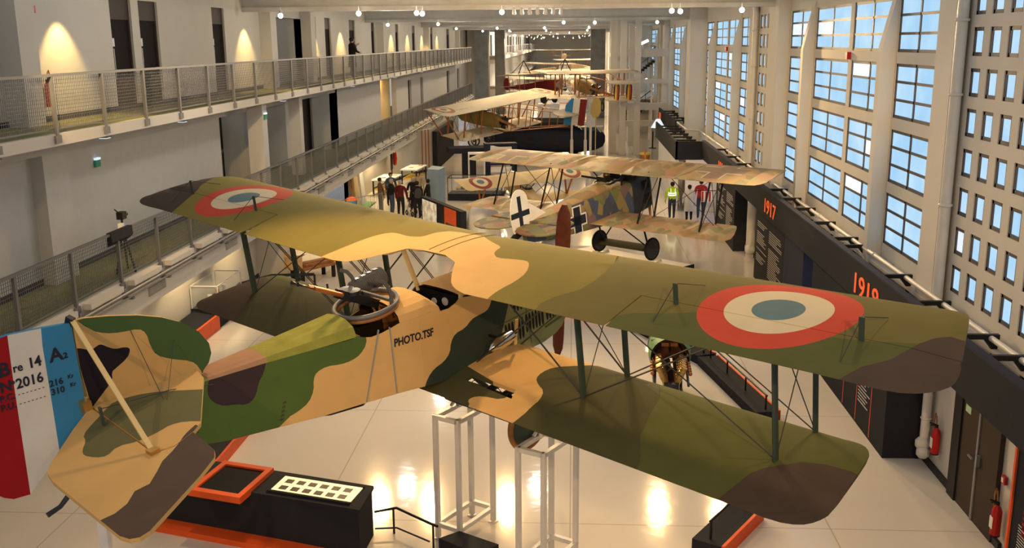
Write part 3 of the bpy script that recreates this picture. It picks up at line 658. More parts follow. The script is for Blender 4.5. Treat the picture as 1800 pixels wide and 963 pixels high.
mb.cone(m0+Vector((.05, 0, -.06)), gc+Vector((-.08, 0, .14)), .03, .03, 8, 0)
g = part(mb, 'twin_machine_gun', ['gunmetal', 'copper', 'wood']); g['label'] = 'twin machine guns with brown jackets on the ring'
# ---- tail
FIN = [(-6.257, .882), (-6.137, .875), (-5.876, .808), (-5.568, .706), (-5.31, .59), (-5.093, .451), (-4.91, .268), (-4.818, .09), (-4.813, -.04), (-4.87, -.146), (-4.956, -.209), (-4.992, -.27), (-6.28, -.2), (-6.30, .361)]
FIN_G = [(-6.3, 1.0), (-6.093, .716), (-5.946, .629), (-5.786, .584), (-5.588, .556), (-5.517, .478), (-5.508, .323), (-5.464, .183), (-5.304, .074), (-5.075, -.039), (-5.001, -.142), (-4.947, -.35), (-4.64, -.3), (-4.64, .4), (-5.4, 1.0)]
FIN_D = [(-6.4, .61), (-6.28, .593), (-6.143, .508), (-6.067, .537), (-6.025, .536), (-5.956, .471), (-5.895, .427), (-5.77, .408), (-5.728, .362), (-5.785, .279), (-5.931, .216), (-5.987, .194), (-6.002, .095), (-6.158, -.02), (-6.312, -.135), (-6.4, -.1)]
def slab(name, outline, patches, ms, th=.03):
    mb = MB()
    for s in (-1, 1):
        vs, uv, tris, mi = painted(outline, patches, (.2, .2), lambda x, z: (x, s*th*min(1, .0+max(0., 1)), z))
        k = len(tris); mb.add(vs, tris, 0, False); mb.m[-k:] = mi
    n = len(outline); mb.add([(x, s*th, z) for s in (-1, 1) for x, z in outline], [(i, (i+1) % n, n+(i+1) % n, n+i) for i in range(n)], 0); mb.weld()
    return part(mb, name, ms)
slab('fin', FIN, [(smoothpoly(FIN_G, 1), 1), (smoothpoly(FIN_D, 1), 2)], ['tail_tan', 'fin_green', 'fin_dark'])
RUD = [(-6.275, .87), (-6.574, .922), (-6.902, .966), (-7.1, .96), (-7.24, .90), (-7.34, .76), (-7.43, .4), (-7.50, -.1), (-7.50, -.42), (-7.44, -.58), (-7.35, -.68), (-7.27, -.735), (-7.106, -.764), (-6.72, -.46), (-6.5, -.36), (-6.36, -.28), (-6.31, .36)]
rud = slab('rudder', RUD, [([(-6.576, 1.2), (-6.576, .917), (-6.606, .744), (-6.659, .165), (-6.72, -.459), (-6.76, -1), (-8, -1), (-8, 1.2)], 1), ([(-6.902, 1.2), (-6.902, .966), (-6.967, .467), (-7.106, -.764), (-7.13, -1), (-8, -1), (-8, 1.2)], 2)], ['rud_blue', 'rud_white', 'rud_red'], .028)
mb = MB(); sl = -.085
def rt(x0, z0): return lambda x, y, z: (x0+x*math.cos(sl)-y*math.sin(sl), -.032-z, z0+x*math.sin(sl)+y*math.cos(sl))
add_text(mb, 'B', .20, rt(-7.085, .575), bold=.006, depth=.002); add_text(mb, 're', .125, rt(-6.945, .572), bold=.002, depth=.002, sx=.9); add_text(mb, '14', .15, rt(-6.795, .56), bold=.004, depth=.002, sx=.9)
add_text(mb, 'A', .20, rt(-6.575, .54), bold=.005, depth=.002); add_text(mb, '2', .085, rt(-6.435, .53), bold=.003, depth=.002)
add_text(mb, 'N', .15, rt(-7.11, .415), bold=.004, depth=.002); add_text(mb, 'o', .07, rt(-6.995, .46), bold=.002, depth=.002); add_text(mb, '2016', .148, rt(-6.955, .395), bold=.003, depth=.002, sx=.92)
add_text(mb, 'P.C.', .092, rt(-7.14, .318), bold=.002, depth=.002); add_text(mb, 'P.U.', .092, rt(-7.155, .222), bold=.002, depth=.002)
add_text(mb, '- - - - - - -', .06, rt(-6.96, .315), depth=.002, sx=1.12); add_text(mb, '- - - - - - -', .06, rt(-6.97, .215), depth=.002, sx=1.12)
add_text(mb, '216', .095, rt(-6.645, .285), bold=.002, depth=.002); add_text(mb, '310', .095, rt(-6.65, .19), bold=.002, depth=.002)
add_text(mb, 'Kr', .06, rt(-6.45, .30), bold=.001, depth=.002); add_text(mb, 'Kr', .06, rt(-6.445, .205), bold=.001, depth=.002)
o = mb.build('lettering', 'ink', rud); o['label'] = 'dark lettering on the striped rudder'
ST = [(-6.29, -.06), (-5.12, -.22), (-5.19, -.479), (-5.80, -1.46), (-5.93, -1.56), (-6.20, -1.67), (-6.39, -1.62)]
EL = [(-6.31, -.05), (-6.66, -.42), (-7.12, -.95), (-7.21, -1.10), (-7.245, -1.30), (-7.276, -2.336), (-7.286, -2.726), (-7.256, -2.841), (-7.192, -2.888), (-7.095, -2.873), (-6.747, -2.658), (-6.366, -2.422), (-6.10, -2.23), (-6.02, -2.10), (-5.97, -1.764), (-5.95, -1.575), (-6.215, -1.69), (-6.41, -1.645)]
T_GRN = [(-6.478, -.468), (-6.35, -.367), (-6.212, -.24), (-6.098, -.16), (-5.875, -.206), (-5.664, -.368), (-5.485, -.59), (-5.276, -.861), (-5.2, -1.2), (-5.739, -1.49), (-5.876, -1.283), (-6.01, -1.222), (-6.141, -1.259), (-6.367, -1.28), (-6.553, -1.18), (-6.708, -1.289), (-6.789, -1.221), (-6.845, -1.071), (-6.8, -.943), (-6.694, -.794), (-6.651, -.631)]
T_BRN = [(-5.85, -1.45), (-5.97, -1.515), (-6.053, -1.572), (-6.163, -1.672), (-6.277, -1.758), (-6.434, -1.856), (-6.558, -1.991), (-6.712, -2.143), (-6.86, -2.148), (-7.004, -2.292), (-7.149, -2.353), (-7.4, -2.34), (-7.4, -3.1), (-6.027, -3.0), (-5.8, -1.92)]
for s in (-1, 1):
    fl = (lambda L: L) if s < 0 else mir
    for nm, ol in (('stabilizer', ST), ('elevator', EL)):
        mb = MB()
        for q in (-1, 1):
            vs, uv, tris, mi = painted(fl(ol), [(fl(smoothpoly(T_GRN, 1)), 1), (fl(T_BRN), 2)], (.2, .2), lambda x, y: (x, y, -.11+q*.022))
            k = len(tris); mb.add(vs, tris, 0, False); mb.m[-k:] = mi
        n = len(ol); mb.add([(x, y, -.11+q*.022) for q in (-1, 1) for x, y in fl(ol)], [(i, (i+1) % n, n+(i+1) % n, n+i) for i in range(n)], 0)
        part(mb.weld(), nm, ['tail_tan', 'tail_green', 'camo_brown'])
    mb = MB().bar((-6.255, s*.02, .9), (-6.40, s*1.62, -.09), .05, .022)
    part(mb, 'tail_strut', 'strut_tan')
    mb = MB().box((-6.45, s*1.62-.05, -.1), (-6.35, s*1.62+.05, -.05)); part(mb, 'strut_fitting', 'brass')
    mb = MB().bar((-6.42, s*.62, -.1), (-6.42, s*.62, .12), .05, .02).bar((-6.42, s*.62, -.1), (-6.42, s*.62, -.3), .05, .02)
    h = part(mb, 'elevator_horn', 'strut_green'); MB().tube([(-6.42, s*.62, .1), (-5.6, s*.5, -.06), (-5.0, s*.3, -.3)], .005, 4).build('control_cable', 'wire', h)
    mb = MB().tube([(-5.68, s*.0, .6), (-5.75, s*.62, -.08)], .004, 4).tube([(-5.2, s*.0, .3), (-5.72, s*.64, -.08)], .004, 4); part(mb, 'bracing_wire', 'wire')
mb = MB().bar((-6.36, -.14, -.05), (-6.36, .14, -.05), .09, .14); part(mb, 'rudder_hinge', 'brass')
mb = MB().bar((-6.26, -.02, .93), (-6.28, .02, .84), .06, .08); part(mb, 'fin_fitting', 'gunmetal')
mb = MB().tube([(-6.0, 0, -.72), (-6.5, 0, -.9), (-6.74, 0, -.98), (-6.85, 0, -1.06), (-7.0, 0, -1.09)], [.04, .035, .03, .026, .03], 8).bar((-6.3, 0, -.5), (-6.6, 0, -.93), .04); part(mb, 'tail_skid', 'gunmetal')
# ---- struts and wires between the wings
def uzb(x, y): return abs(y)*DU
XF, XR = -.14, -1.08
def oval(mb, p, q, c=.12, t=.045): return mb.cone(p, q, c/2, c/2, 12, 0, True, 1) if False else mb.loft([[Vector(e)+Vector((c/2*math.cos(a), t/2*math.sin(a), 0)) for a in [2*PI*i/12 for i in range(12)]] for e in (p, q)], 0)
for s in (-1, 1):
    for yy in (2.49, 5.27):
        for x in (XF, XR): part(oval(MB(), (x, s*yy, lz(x, yy)-.02), (x-.02, s*yy, uzb(x, yy)+.02)), 'wing_strut', 'strut_green')
        # cross wires within the pair and between the bays
        def wire(a, b): part(MB().tube([a, b], .007, 5), 'bracing_wire', 'wire')
        wire((XF, s*yy, lz(XF, yy)), (XR, s*yy, uzb(XR, yy))); wire((XR, s*yy, lz(XR, yy)), (XF, s*yy, uzb(XF, yy)))
    for x in (XF, XR):
        for a, b in ((2.49, 5.27), (.5, 2.49)):
            part(MB().tube([(x, s*a, lz(x, a)), (x, s*b, uzb(x, b))], .009, 5).tube([(x+.03, s*a, lz(x, a)), (x+.03, s*b, uzb(x, b))], .009, 5), 'bracing_wire', 'wire')
            part(MB().tube([(x, s*b, lz(x, b)), (x, s*(a if a > 1 else .75), uzb(x, a))], .013 if a < 1 else .009, 5), 'bracing_wire', 'wire')
    for (x0, x1) in ((-.3, -.2), (-1.2, -1.25)):
        part(oval(MB(), (x0, s*.44, -.55), (x1, s*.62, .06), .09, .035), 'cabane_strut', 'strut_tan')
# ---- undercarriage
AX = Vector((-.47, 0, -2.73))
part(MB().cone((AX.x, -1.0, AX.z), (AX.x, 1.0, AX.z), .032, .032, 12).box((AX.x-.09, -.86, AX.z-.02), (AX.x+.09, .86, AX.z+.03)), 'axle', 'gunmetal')
for s in (-1, 1):
    for x in (-1.15, -.05): part(oval(MB(), (AX.x, s*.88, AX.z), (x, s*.46, -1.72), .11, .04), 'gear_strut', 'strut_tan' if s > 0 else 'strut_green')
    part(MB().tube([(AX.x, s*.88, AX.z), (-.5, -s*.44, -1.75)], .007, 5), 'bracing_wire', 'wire')
mb = MB().ring((AX.x, -.80, AX.z), (0, 1, 0), .37, .045, 32, 8, 0).lathe((AX.x, -.80, AX.z), (0, -1, 0), [(-.1, .06), (-.04, .34), (0, .36), (.04, .34), (.1, .06), (.12, .0)], 32, 1)
part(mb, 'wheel', ['wood', 'strut_green'])
mb = MB().lathe((AX.x, .80, AX.z), (0, 1, 0), [(0, .07), (.16, .07), (.16, 0)], 16); part(mb, 'wheel_hub', 'black')
for yy in (-.95, -1.25): part(MB().cone((-1.45, yy, -1.75), (-.7, yy, -1.75), .05, .05, 10).bar((-1.1, yy, -1.75), (-1.1, yy, -1.58), .03), 'bomb_rack', 'gunmetal')

part(MB().box((-1.72, -1.68, -1.83), (-1.2, -.5, -1.80)), 'hole_backing', 'olive_dark')  # dark plate added below the wing hole to hide the bright floor
mb = MB()
for i in range(16): mb.cone((-2.42+i*.034, .36, -.14+i*.0034), (-2.403+i*.034, .36, -.1383+i*.0034), .105, .13, 18, 0).cone((-2.403+i*.034, .36, -.1383+i*.0034), (-2.386+i*.034, .36, -.1366+i*.0034), .13, .105, 18, 0)
for i in range(4): mb.box((-2.36+i*.11, .33, -.02+i*.011), (-2.29+i*.11, .39, .01+i*.011), 1)
part(mb, 'ribbed_drum', ['ring_grey', 'chrome'])

# ---- stands that carry the biplane
def stand(label, c, rz, w_, l_, h):
    t = thing('display_stand', label, 'stand', (c[0], c[1], 0), rz, 'white steel stands under the front biplane')
    for sx in (-1, 1):
        for sy in (-1, 1):
            o = MB().box((sx*w_/2-.035, sy*l_/2-.035, .03), (sx*w_/2+.035, sy*l_/2+.035, h)).box((sx*w_/2-.06, sy*l_/2-.06, 0), (sx*w_/2+.06, sy*l_/2+.06, .015)).cone((sx*w_/2, sy*l_/2, 0), (sx*w_/2, sy*l_/2, .04), .02).build('leg', 'white_metal', t)
    mb = MB()
    for z, nm in ((h-.035, 'top_frame'), (.26, 'base_frame')):
        mb = MB()
        for s in (-1, 1): mb.bar((s*w_/2, -l_/2, z), (s*w_/2, l_/2, z), .07).bar((-w_/2, s*l_/2, z), (w_/2, s*l_/2, z), .07)
        mb.build(nm, 'white_metal', t)
    q = Vector((-w_/2+.04, .1, 0)); d = lambda x, y, z: (q.x+x, q.y+y, h+z)
    MB().bar(d(-.02, 0, .02), d(w_-.04, 0, .02), .09, .03).bar(d(-.03, -.16, .02), d(0, 0, .16), .04).bar(d(-.03, .16, .02), d(0, 0, .16), .04).bar(d(.1, -.16, .02), d(0, 0, .16), .04).box(d(-.1, -.06, .1), d(.1, .06, .13)).build('cradle', 'white_metal', t)
    return t
A1 = pw((-.47, .9, -2.73)); A2 = pw((-.47, -.9, -2.73))
stand('white steel frame stand under the left wheel hub of the front biplane', A1+Vector((.23, -.08, 0)), -.52, .44, .95, A1.z-.17)
stand('white steel frame stand under the right wheel of the front biplane', A2+Vector((.23, -.08, 0)), -.52, .44, .95, A2.z-.17)
tp = pw((-6.35, 0, -.6))
t = thing('tail_stand', 'white post standing under the tail of the front biplane', 'stand', (tp.x, tp.y, 0))
MB().box((-.05, -.05, 0), (.05, .05, tp.z-.04)).box((-.2, -.2, 0), (.2, .2, .02)).build('post', 'white_metal', t)
MB().box((-.15, -.08, tp.z-.06), (.15, .08, tp.z-.0)).build('saddle', 'white_metal', t)
# ================================================================== CEILING LAMPS
def lamp(x, y, z, target, label, lit=True, watts=0, size=50, col=KEY_COL):
    t = thing('ceiling_spotlight', label, 'lamp', (x, y, z), 0, 'spotlights under the ceiling beams')
    d = (Vector(target)-Vector((x, y, z))).normalized()
    MB().cone(-d*.12, d*.1, .05, .075, 12).bar((0, 0, 0), (0, 0, .2), .03).build('lamp_housing', 'white_metal', t)
    if lit: MB().ball(d*.085, .085 if y < 100 else .05, 0, 12).build('lens', 'lamp_lens', t)
    if watts: spot('lamp_light', Vector((x, y, z))+d*.2, target, watts, col, size, .6, .1, None)
PLANE = (-1.2, 14.6, 3.5)
L1, L2 = 'lit ceiling spotlight on the nearest beam', 'lit ceiling spotlight on the second beam'
for x, tg, wt in ((-9.8, (-9, 28, 0), 0), (-7.15, (-3.5, 15, 3.5), KEY_W), (-5.2, (-1.5, 14, 2), KEY_W), (-5.0, (-5, 22, 0), 0), (-2.36, (.5, 15, 3), KEY_W), (3.23, (2.2, 18, 1), KEY_W*.8), (3.5, (4, 25, 0), 0), (5.5, (4.2, 17, 1), KEY_W*.7)):
    lamp(x, 33.9, 8.86, tg, L1, True, wt, 62)
for i in range(7): lamp(-1.95+i*.26, 33.9, 8.86, (-1.95+i*.26, 40, 3), 'small unlit white spotlight in a row on the nearest beam', False)
for x, tg, wt in ((-9.9, (-9, 48, 1), 0), (-7.2, (-4, 44, 1), KEY_W*.7), (-.5, (1.5, 36, 3), KEY_W*.7), (1.14, (3.5, 40, 0), KEY_W*.6), (4.42, (5, 44, 0), KEY_W*.5)):
    lamp(x, 54.3, 8.86, tg, L2, True, wt, 60)
random.seed(11)
for k, y in enumerate((74.7, 95.1)):
    for x in (-8.5, -5.6, -2.5, 1.2, 4.6): lamp(x+random.uniform(-.5, .5), y, 8.86, (x, y-14, 0), 'lit ceiling spotlight on a beam before the concrete piers', True, KEY_W*.7 if x in (-5.6, -2.5, 1.2) else 0, 75)
for i in range(40):
    y = 112+i*2.4; x = random.uniform(-8, 3.6)
    lamp(x, y, random.uniform(8.2, 9.2), (x, y-8, 0), 'tiny bright ceiling spotlight in the far hall', True, KEY_W*1.3 if i % 7 == 0 else 0, 100)
# unseen lamps overhead, and fill spots added behind the visitor
for x, tg, wt in ((-6.5, (-4.5, 44, 1.5), KEY_W*1.2), (-2, (0, 37, 3), KEY_W*1.6), (1.5, (3.5, 33, 3), KEY_W*1.1), (4.5, (5.0, 44, .5), KEY_W*.4), (-8.6, (-9.5, 30, 1), KEY_W*.5)):
    spot('unseen_spot', (x, 15.2, 9.0), tg, wt, KEY_COL, 45, .6, .1)
for x, y, tg, wt in ((-4.6, 15.6, (-3.9, 12.4, 4.2), KEY_W*.42), (.2, 17.2, (-.4, 14.6, 5), KEY_W*.36), (4.4, 13.6, (2.6, 11.4, 5), KEY_W*.16)): spot('unseen_spot', (x, y, 9.5), tg, wt, KEY_COL, 75, .8, .2)
for x, tg, wt in ((-6, (-4, 13, 3.5), KEY_W*.6), (3, (.8, 14.3, 3.0), KEY_W*1.0)):
    spot('unseen_spot', (x, -2, 9.6), tg, wt, KEY_COL, 60, .7, .15)
for y in (21.6, 34.2, 43.4, 48.6, 62.3, 68.5, 75.0, 83.5): spot('wall_washer', (XW+.62, y, 8.85), (XW+.1, y, 6.3), 300, (1, .66, .22), 84, .5, .05)
for y in (120, 128, 136, 145, 155, 165, 176, 188): spot('wall_washer', (-8.9, y, 8.85), (-9.3, y, 6.3), 160, (1, .70, .28), 62, .35, .05)
for y in (22, 26, 30): spot('recess_lamp', (-10.2, y, 2.55), (-10.8, y, .6), 190, (1, .72, .36), 110, .5, .06)
for y in (37, 43, 48.5, 52.5, 56.5): spot('recess_lamp', (-10.35, y, 2.6), (-10.5, y, 0), 320, (1, .72, .36), 140, .5, .06)

for y in (24.5, 34.6, 44.8, 55, 65, 75.4, 86, 95.8, 120, 140, 165, 190):        # unseen fill points added to brighten hall and ceiling
    for x in (-6.2, -1.2):
        l = bpy.data.lights.new('hall_fill', 'POINT'); l.energy = FILL_W*(5 if y > 105 else 1); l.color = FILL_COL; l.shadow_soft_size = .3
        o = bpy.data.objects.new('hall_fill', l); COL.objects.link(o); o.location = (x, y, 8.5)
# ================================================================== RIGHT-HAND SIGN BAND AND EXHIBITS
band_m = 'charcoal'
t = thing('sign_band', 'long charcoal sign band with the orange years 1917 and 1918 along the right wall', 'sign', (6.0, 11, 2.5))
mb = MB().box((0, 0, .02), (.09, 35.6, .82)); mb.build('band', band_m, t)
MB().box((-.01, 0, .82), (.14, 35.6, .86)).build('top_strip', 'navy', t)
def year(txt, y0, h, parent):
    mb = MB(); add_text(mb, txt, h, lambda x, y, z: (-.012-z, y0-11-x, .16+y), 0, .008, .0, 'LEFT', 1.5)
    o = mb.build('year', M['orange_glow'], parent); o['label'] = 'orange year '+txt; return o
mk('orange_glow', (.95, .13, .03), .5, emit=.35)
year('1917', 31.15, .62, t); year('1918', 21.0, .62, t); year('1916', 41.2, .6, t)
t2 = thing('sign_band', 'charcoal sign band section standing further out from the right wall, behind the bend', 'sign', (4.8, 46.6, 2.45))
MB().box((0, .0, 0), (1.25, .09, .85)).box((0, 0, 0), (.09, 11.6, .85)).build('band', band_m, t2)
t3 = thing('sign_band', 'most distant charcoal sign band with a small orange sign at its far end', 'sign', (6.0, 59, 2.45))
MB().box((0, 0, 0), (.09, 11.5, .85)).build('band', band_m, t3); MB().box((-.02, 9.6, .15), (-.005, 10.8, .6)).build('year', 'orange_glow', t3)
def bracket(x0, x1, y, label, grp):
    g = MB().box((x0, y-.04, 3.18), (x1, y+.04, 3.26)).prism([(x1-.02, 3.18), (x1-.24, 3.18), (x1-.1, 3.0), (x1-.1, 2.86), (x1-.02, 2.86)], lambda u, v, t: (u, t, v), y-.035, y+.035)
    tag(g.build('sign_bracket', 'black'), label, 'bracket', grp)
for y in (13.4, 14.6, 15.7, 17.8, 19.9, 22.9, 23.8, 25.9, 28.1, 29.9, 31.8, 33.8, 36, 38.5, 41, 43.8): bracket(6.06, 6.85, y, 'black steel bracket holding the near sign band to the right wall', 'brackets of the near sign band')
for y in (48, 49.6, 51.2, 52.8, 54.4, 56): bracket(4.86, 5.9, y, 'black steel bracket behind the sign band that stands further out', 'brackets of the sign band beyond the bend')
for y in (60, 62, 64, 66, 68): bracket(6.06, 6.9, y, 'black steel bracket behind the most distant sign band', 'brackets of the far sign band')
struct('trim_250', MB().box((5.0, 47.4, 2.3), (7.0, 58.5, 2.55)), 'wall_grey')
def info_panel(label, y0, y1, x0, x1, zt=2.5, lines=(), txt=None, m='charcoal'):
    t = thing('info_panel', label, 'display panel', (x0, y0, 0))
    MB().box((0, 0, 0), (x1-x0, y1-y0, zt)).build('board', m, t)
    for y in lines: MB().box((-.006, y-.015, .05), (-.001, y+.015, zt-.1)).build('orange_line', 'orange', t)
    if txt:
        mb = MB(); random.seed(5)
        for (ya, yb) in txt:
            z = zt-.5
            while z > .5:
                l = random.uniform(.6, 1)*(yb-ya); mb.box((-.005, yb-l, z), (-.001, yb, z+.022)); z -= .07 if random.random() > .12 else .2
        mb.build('text_block', 'wall_grey', t)
    return t
info_panel('dark panel with orange vertical lines below the large wing tip, nearest the extinguisher', 18.24, 24.5, 6.0, 6.7, 2.5, (.9, 1.9, 2.9), ((1.0, 1.8), (3, 3.9)))
info_panel('grey text panel beneath the orange year 1917', 28.9, 33.4, 6.2, 6.75, 2.5, (), ((.2, 2.2), (2.5, 4.2)))
info_panel('navy panel between the text panel and the lilac lit window', 26.4, 28.85, 6.2, 6.75, 2.5, (), None, 'navy')
info_panel('dark grey panel beyond the white pipe niche, by the lozenge wing tip', 37.6, 42.5, 6.15, 6.75, 2.5, (), ((.3, 2.0), (2.3, 4.4)))
t = info_panel('charcoal panel with an orange edge and red text right of the brown double door', 9.5, 14.0, 6.55, 6.75, 2.5)
MB().box((-.03, 4.45, 0), (.0, 4.51, 2.45)).build('orange_edge', 'orange', t)
mb = MB(); random.seed(2)
for i in range(7): mb.box((-.006, 4.1-random.uniform(.35, .8), 1.35-i*.085), (-.001, 4.1, 1.39-i*.085))
mb.build('red_text', 'rud_red', t)
mb = MB()
for i in range(11): mb.box((-.006, 2.8, .95-i*.045), (-.001, 4.2, .962-i*.045))
mb.build('small_text', 'wall_grey', t)
mk('lilac_lit', (.66, .64, .90), .4, emit=.75)
wn = 900
for (x, y0, y1) in ((6.72, 20.4, 26.3), (6.72, 43.2, 46.3)):
    fr = MB(); n = int((y1-y0)/.75)
    for i in range(n+1): fr.box((x-.03, y0+(y1-y0)*i/n-.02, .15), (x, y0+(y1-y0)*i/n+.02, 2.5))
    for k in range(5): fr.box((x-.03, y0, .15+k*.58), (x, y1, .19+k*.58))
    w_ = struct('window_%d' % wn, fr, 'white'); struct('window_pane', MB().box((x-.005, y0, .15), (x+.01, y1, 2.5)), 'lilac_lit', w_); wn += 1
struct('trim_251', MB().box((5.3, 46.7, 0), (6.8, 46.9, 2.5)).box((4.9, 47, 0), (5.0, 57, 2.4)), 'white')
# niche with pipe, double door, extinguishers
struct('baseboard_right', MB().box((6.74, 14.7, 0), (6.8, 18.3, .12)).box((6.74, 33.6, 0), (6.8, 37.6, .12)), 'skirting')
struct('trim_252', MB().box((6.69, 16.45, 0), (6.8, 16.78, 2.5)), 'black')
d = struct('door_80', MB().box((6.72, 14.95, 0), (6.8, 15.72, 2.4)).box((6.72, 15.74, 0), (6.8, 16.45, 2.4)), 'brown_door')
struct('door_handle', MB().box((6.66, 15.6, 1.0), (6.72, 15.66, 1.2)).box((6.66, 15.8, 1.05), (6.69, 15.98, 1.08)), 'steel', d)
struct('door_closing_strip', MB().box((6.70, 15.70, 0), (6.72, 15.76, 2.4)), 'steel', d)
mb = MB().box((6.71, 16.12, 1.72), (6.718, 16.34, 1.84)); struct('door_sign', mb, mat('door_sign_green', (.42, .62, .36), .6), d)
tag(MB().tube([(6.66, 17.95, .22), (6.66, 17.95, 2.5)], .085, 12).ball((6.62, 17.92, .45), .14, 0, 10).ball((6.62, 17.85, .3), .13, 0, 10).ring((6.66, 17.95, .95), (0, 0, 1), .085, .02, 16, 6).build('drain_pipe', 'pipe_white'), 'white drain pipe with a wrapped elbow in the niche beside the extinguisher', 'pipe')
tag(MB().tube([(6.62, 36.6, .0), (6.62, 36.6, 2.5)], .16, 12).ball((6.6, 36.5, .3), .2, 0, 10).build('drain_pipe', 'pipe_white'), 'thick white pipe in the far niche before the grey text panel', 'pipe')
def extinguisher(label, loc, ax=(-1, 0), h=.52):
    t = thing('fire_extinguisher', label, 'fire extinguisher', loc)
    r = .078
    MB().lathe((0, 0, 0), (0, 0, 1), [(0, r*.9), (.02, r), (h-.1, r), (h-.04, r*.7), (h, r*.35)], 18).build('cylinder', 'red', t)
    MB().cone((0, 0, h), (0, 0, h+.05), .03).bar((0, 0, h+.05), (ax[0]*.13, ax[1]*.13, h+.09), .025, .02).bar((0, 0, h+.03), (ax[0]*.11, ax[1]*.11, h+.05), .02, .015).build('valve', 'black', t)
    sy_ = .09
    MB().tube([(0, 0, h+.03), (0, sy_*.5, h+.2), (0, sy_*1.0, h+.24), (0, sy_*1.5, h+.1), (0, sy_*1.25, h-.2), (0, sy_, .12)], .013, 6).build('hose', 'wood', t)
    MB().box((-r-.004 if ax[0] < 0 else r, -.05, h*.25), (-r+.006 if ax[0] < 0 else r+.004, .05, h*.62)).build('label_plate', 'paper', t)
    MB().cone((0, 0, -.0), (0, 0, .02), r*1.02, r*1.02, 18).build('base_ring', 'black', t)
extinguisher('red fire extinguisher in the niche right of the white drain pipe', (6.7, 17.5, .42))
extinguisher('red fire extinguisher right of the brown double door', (6.69, 14.74, .24))
extinguisher('red fire extinguisher in the far niche behind the lozenge wing tip', (6.62, 37.2, .0))
extinguisher('red fire extinguisher on the upper walkway wall at the left', (XW+.1, 20.75, 6.62), (1, 0))
extinguisher('red fire extinguisher on the wall end below the lower walkway', (-9.66, 33.05, .35), (1, 0))
tag(MB().box((6.74, 14.72, 1.1), (6.79, 14.84, 1.23)).box((6.73, 14.75, 1.13), (6.745, 14.81, 1.2), 1).build('alarm_button', ['red', 'white']), 'red alarm button above the extinguisher by the double door', 'alarm button')
tag(MB().box((XW+.0, 20.55, 8.55), (XW+.04, 20.72, 8.7)).build('alarm_button', ['red']), 'small red alarm box high on the upper left wall', 'alarm button')
for lab, p, ax in (('green emergency exit sign on the lower left wall', (XW+.22, 22.3, 5.15), 0), ('glowing white exit sign on the pillar by the dark alcove', (-9.95, 31.9, 5.5), 1)):
    t = thing('exit_sign', lab, 'sign', p); MB().box((0, -.11, 0), (.05, .11, .16)).build('sign_box', 'exit_green', t); MB().box((0, -.11, .16), (.06, .11, .21)).build('lamp_strip', M['pane_pale'], t)

# ================================================================== CONSOLE AND BARRIERS ROUND THE FRONT BIPLANE
t = thing('display_console', 'charcoal display console with a black screen in an orange frame and a lit photo table', 'console', (-5, 14.6, 0))
TOPC = [(-6.9, 15.02), (-3.28, 13.96), (-3.23, 14.76), (-6.9, 15.85)]
MB().prism([(x+5, y-14.6) for x, y in TOPC], lambda u, v, q: (u, v, q), .0, .80).prism([(x+5+(.03 if x > -4 else 0), y-14.6+(-.03 if i < 2 else .03)) for i, (x, y) in enumerate(TOPC)], lambda u, v, q: (u, v, q), .81, .86).build('cabinet', 'charcoal', t)
MB().prism([(-2.1, .18), (1.77, -.95), (1.9, -.72), (-2.0, .5)], lambda u, v, q: (u, v, q), .0, .10).prism([(1.6, -.9), (2.4, -1.1), (2.4, -.95), (1.75, -.6)], lambda u, v, q: (u, v, q), 0, .1).build('orange_base', 'orange', t)
ex = Vector((1, -.285, 0)).normalized(); ey = Vector((.18, 1, 0)).normalized()
def cons(a, b, z): return Vector((-4.1+5, 14.62-14.6, 0))+ex*a+ey*b+Vector((0, 0, z))
def slabp(mb, a0, a1, b0, b1, z0, z1, mi=0):
    vs = [cons(a, b, z) for z in (z0, z1) for a, b in ((a0, b0), (a1, b0), (a1, b1), (a0, b1))]
    return mb.add(vs, [(3, 2, 1, 0), (4, 5, 6, 7), (0, 1, 5, 4), (1, 2, 6, 5), (2, 3, 7, 6), (3, 0, 4, 7)], mi)
slabp(MB(), -.72, .72, -.27, .27, .86, .875).build('light_table', 'light_table', t)
slabp(slabp(slabp(MB(), -.76, .74, -.32, -.27, .86, .885), -.77, -.72, -.27, .27, .86, .885), -.76, .74, .27, .32, .86, .885).build('table_rim', 'charcoal', t)
for i in range(6):
    for j in range(2):
        slabp(MB(), -.62+i*.215, -.48+i*.215, -.2+j*.235, -.06+j*.235, .875, .878).build('photograph', 'photo_dark', t)
slabp(slabp(slabp(slabp(MB(), -1.98, -1.0, -.78, -.66, .82, .93), -1.98, -1.0, .26, .38, .82, .93), -1.1, -1.0, -.66, .26, .82, .93), -1.98, -1.88, -.66, .26, .82, .93).build('orange_frame', 'orange', t)
slabp(MB(), -1.9, -1.08, -.68, .27, .84, .90).build('screen', 'screen', t)
def barrier(label, a, b, w_, side, rail=True, h=.22):
    a = Vector((*a, 0)); b = Vector((*b, 0)); d = (b-a); L = d.length
    t = thing('low_barrier', label, 'barrier', a, math.atan2(d.y, d.x))
    MB().box((0, 0, 0), (L, w_, h)).build('plinth', 'charcoal', t)
    y = -.05 if side < 0 else w_
    MB().box((0, y, 0), (L, y+.05, h+.02)).build('orange_strip', 'orange', t)
    if rail:
        MB().tube([(.1, w_/2, h+.32), (L-.1, w_/2, h+.32)], .02, 8).build('handrail', 'black', t)
        n = max(1, int(L/1.1))
        for i in range(n+1): x = .15+(L-.3)*i/n; MB().bar((x, w_/2, h), (x, w_/2, h+.32), .03).build('post', 'black', t)
barrier('dark low barrier with an orange edge right of the green engine, running towards the wing', (3.9, 20.0), (3.15, 23.8), -.55, 1)
barrier('dark low barrier with an orange edge at the bottom right, under the wing tip', (2.35, 14.2), (3.22, 15.6), .5, -1)
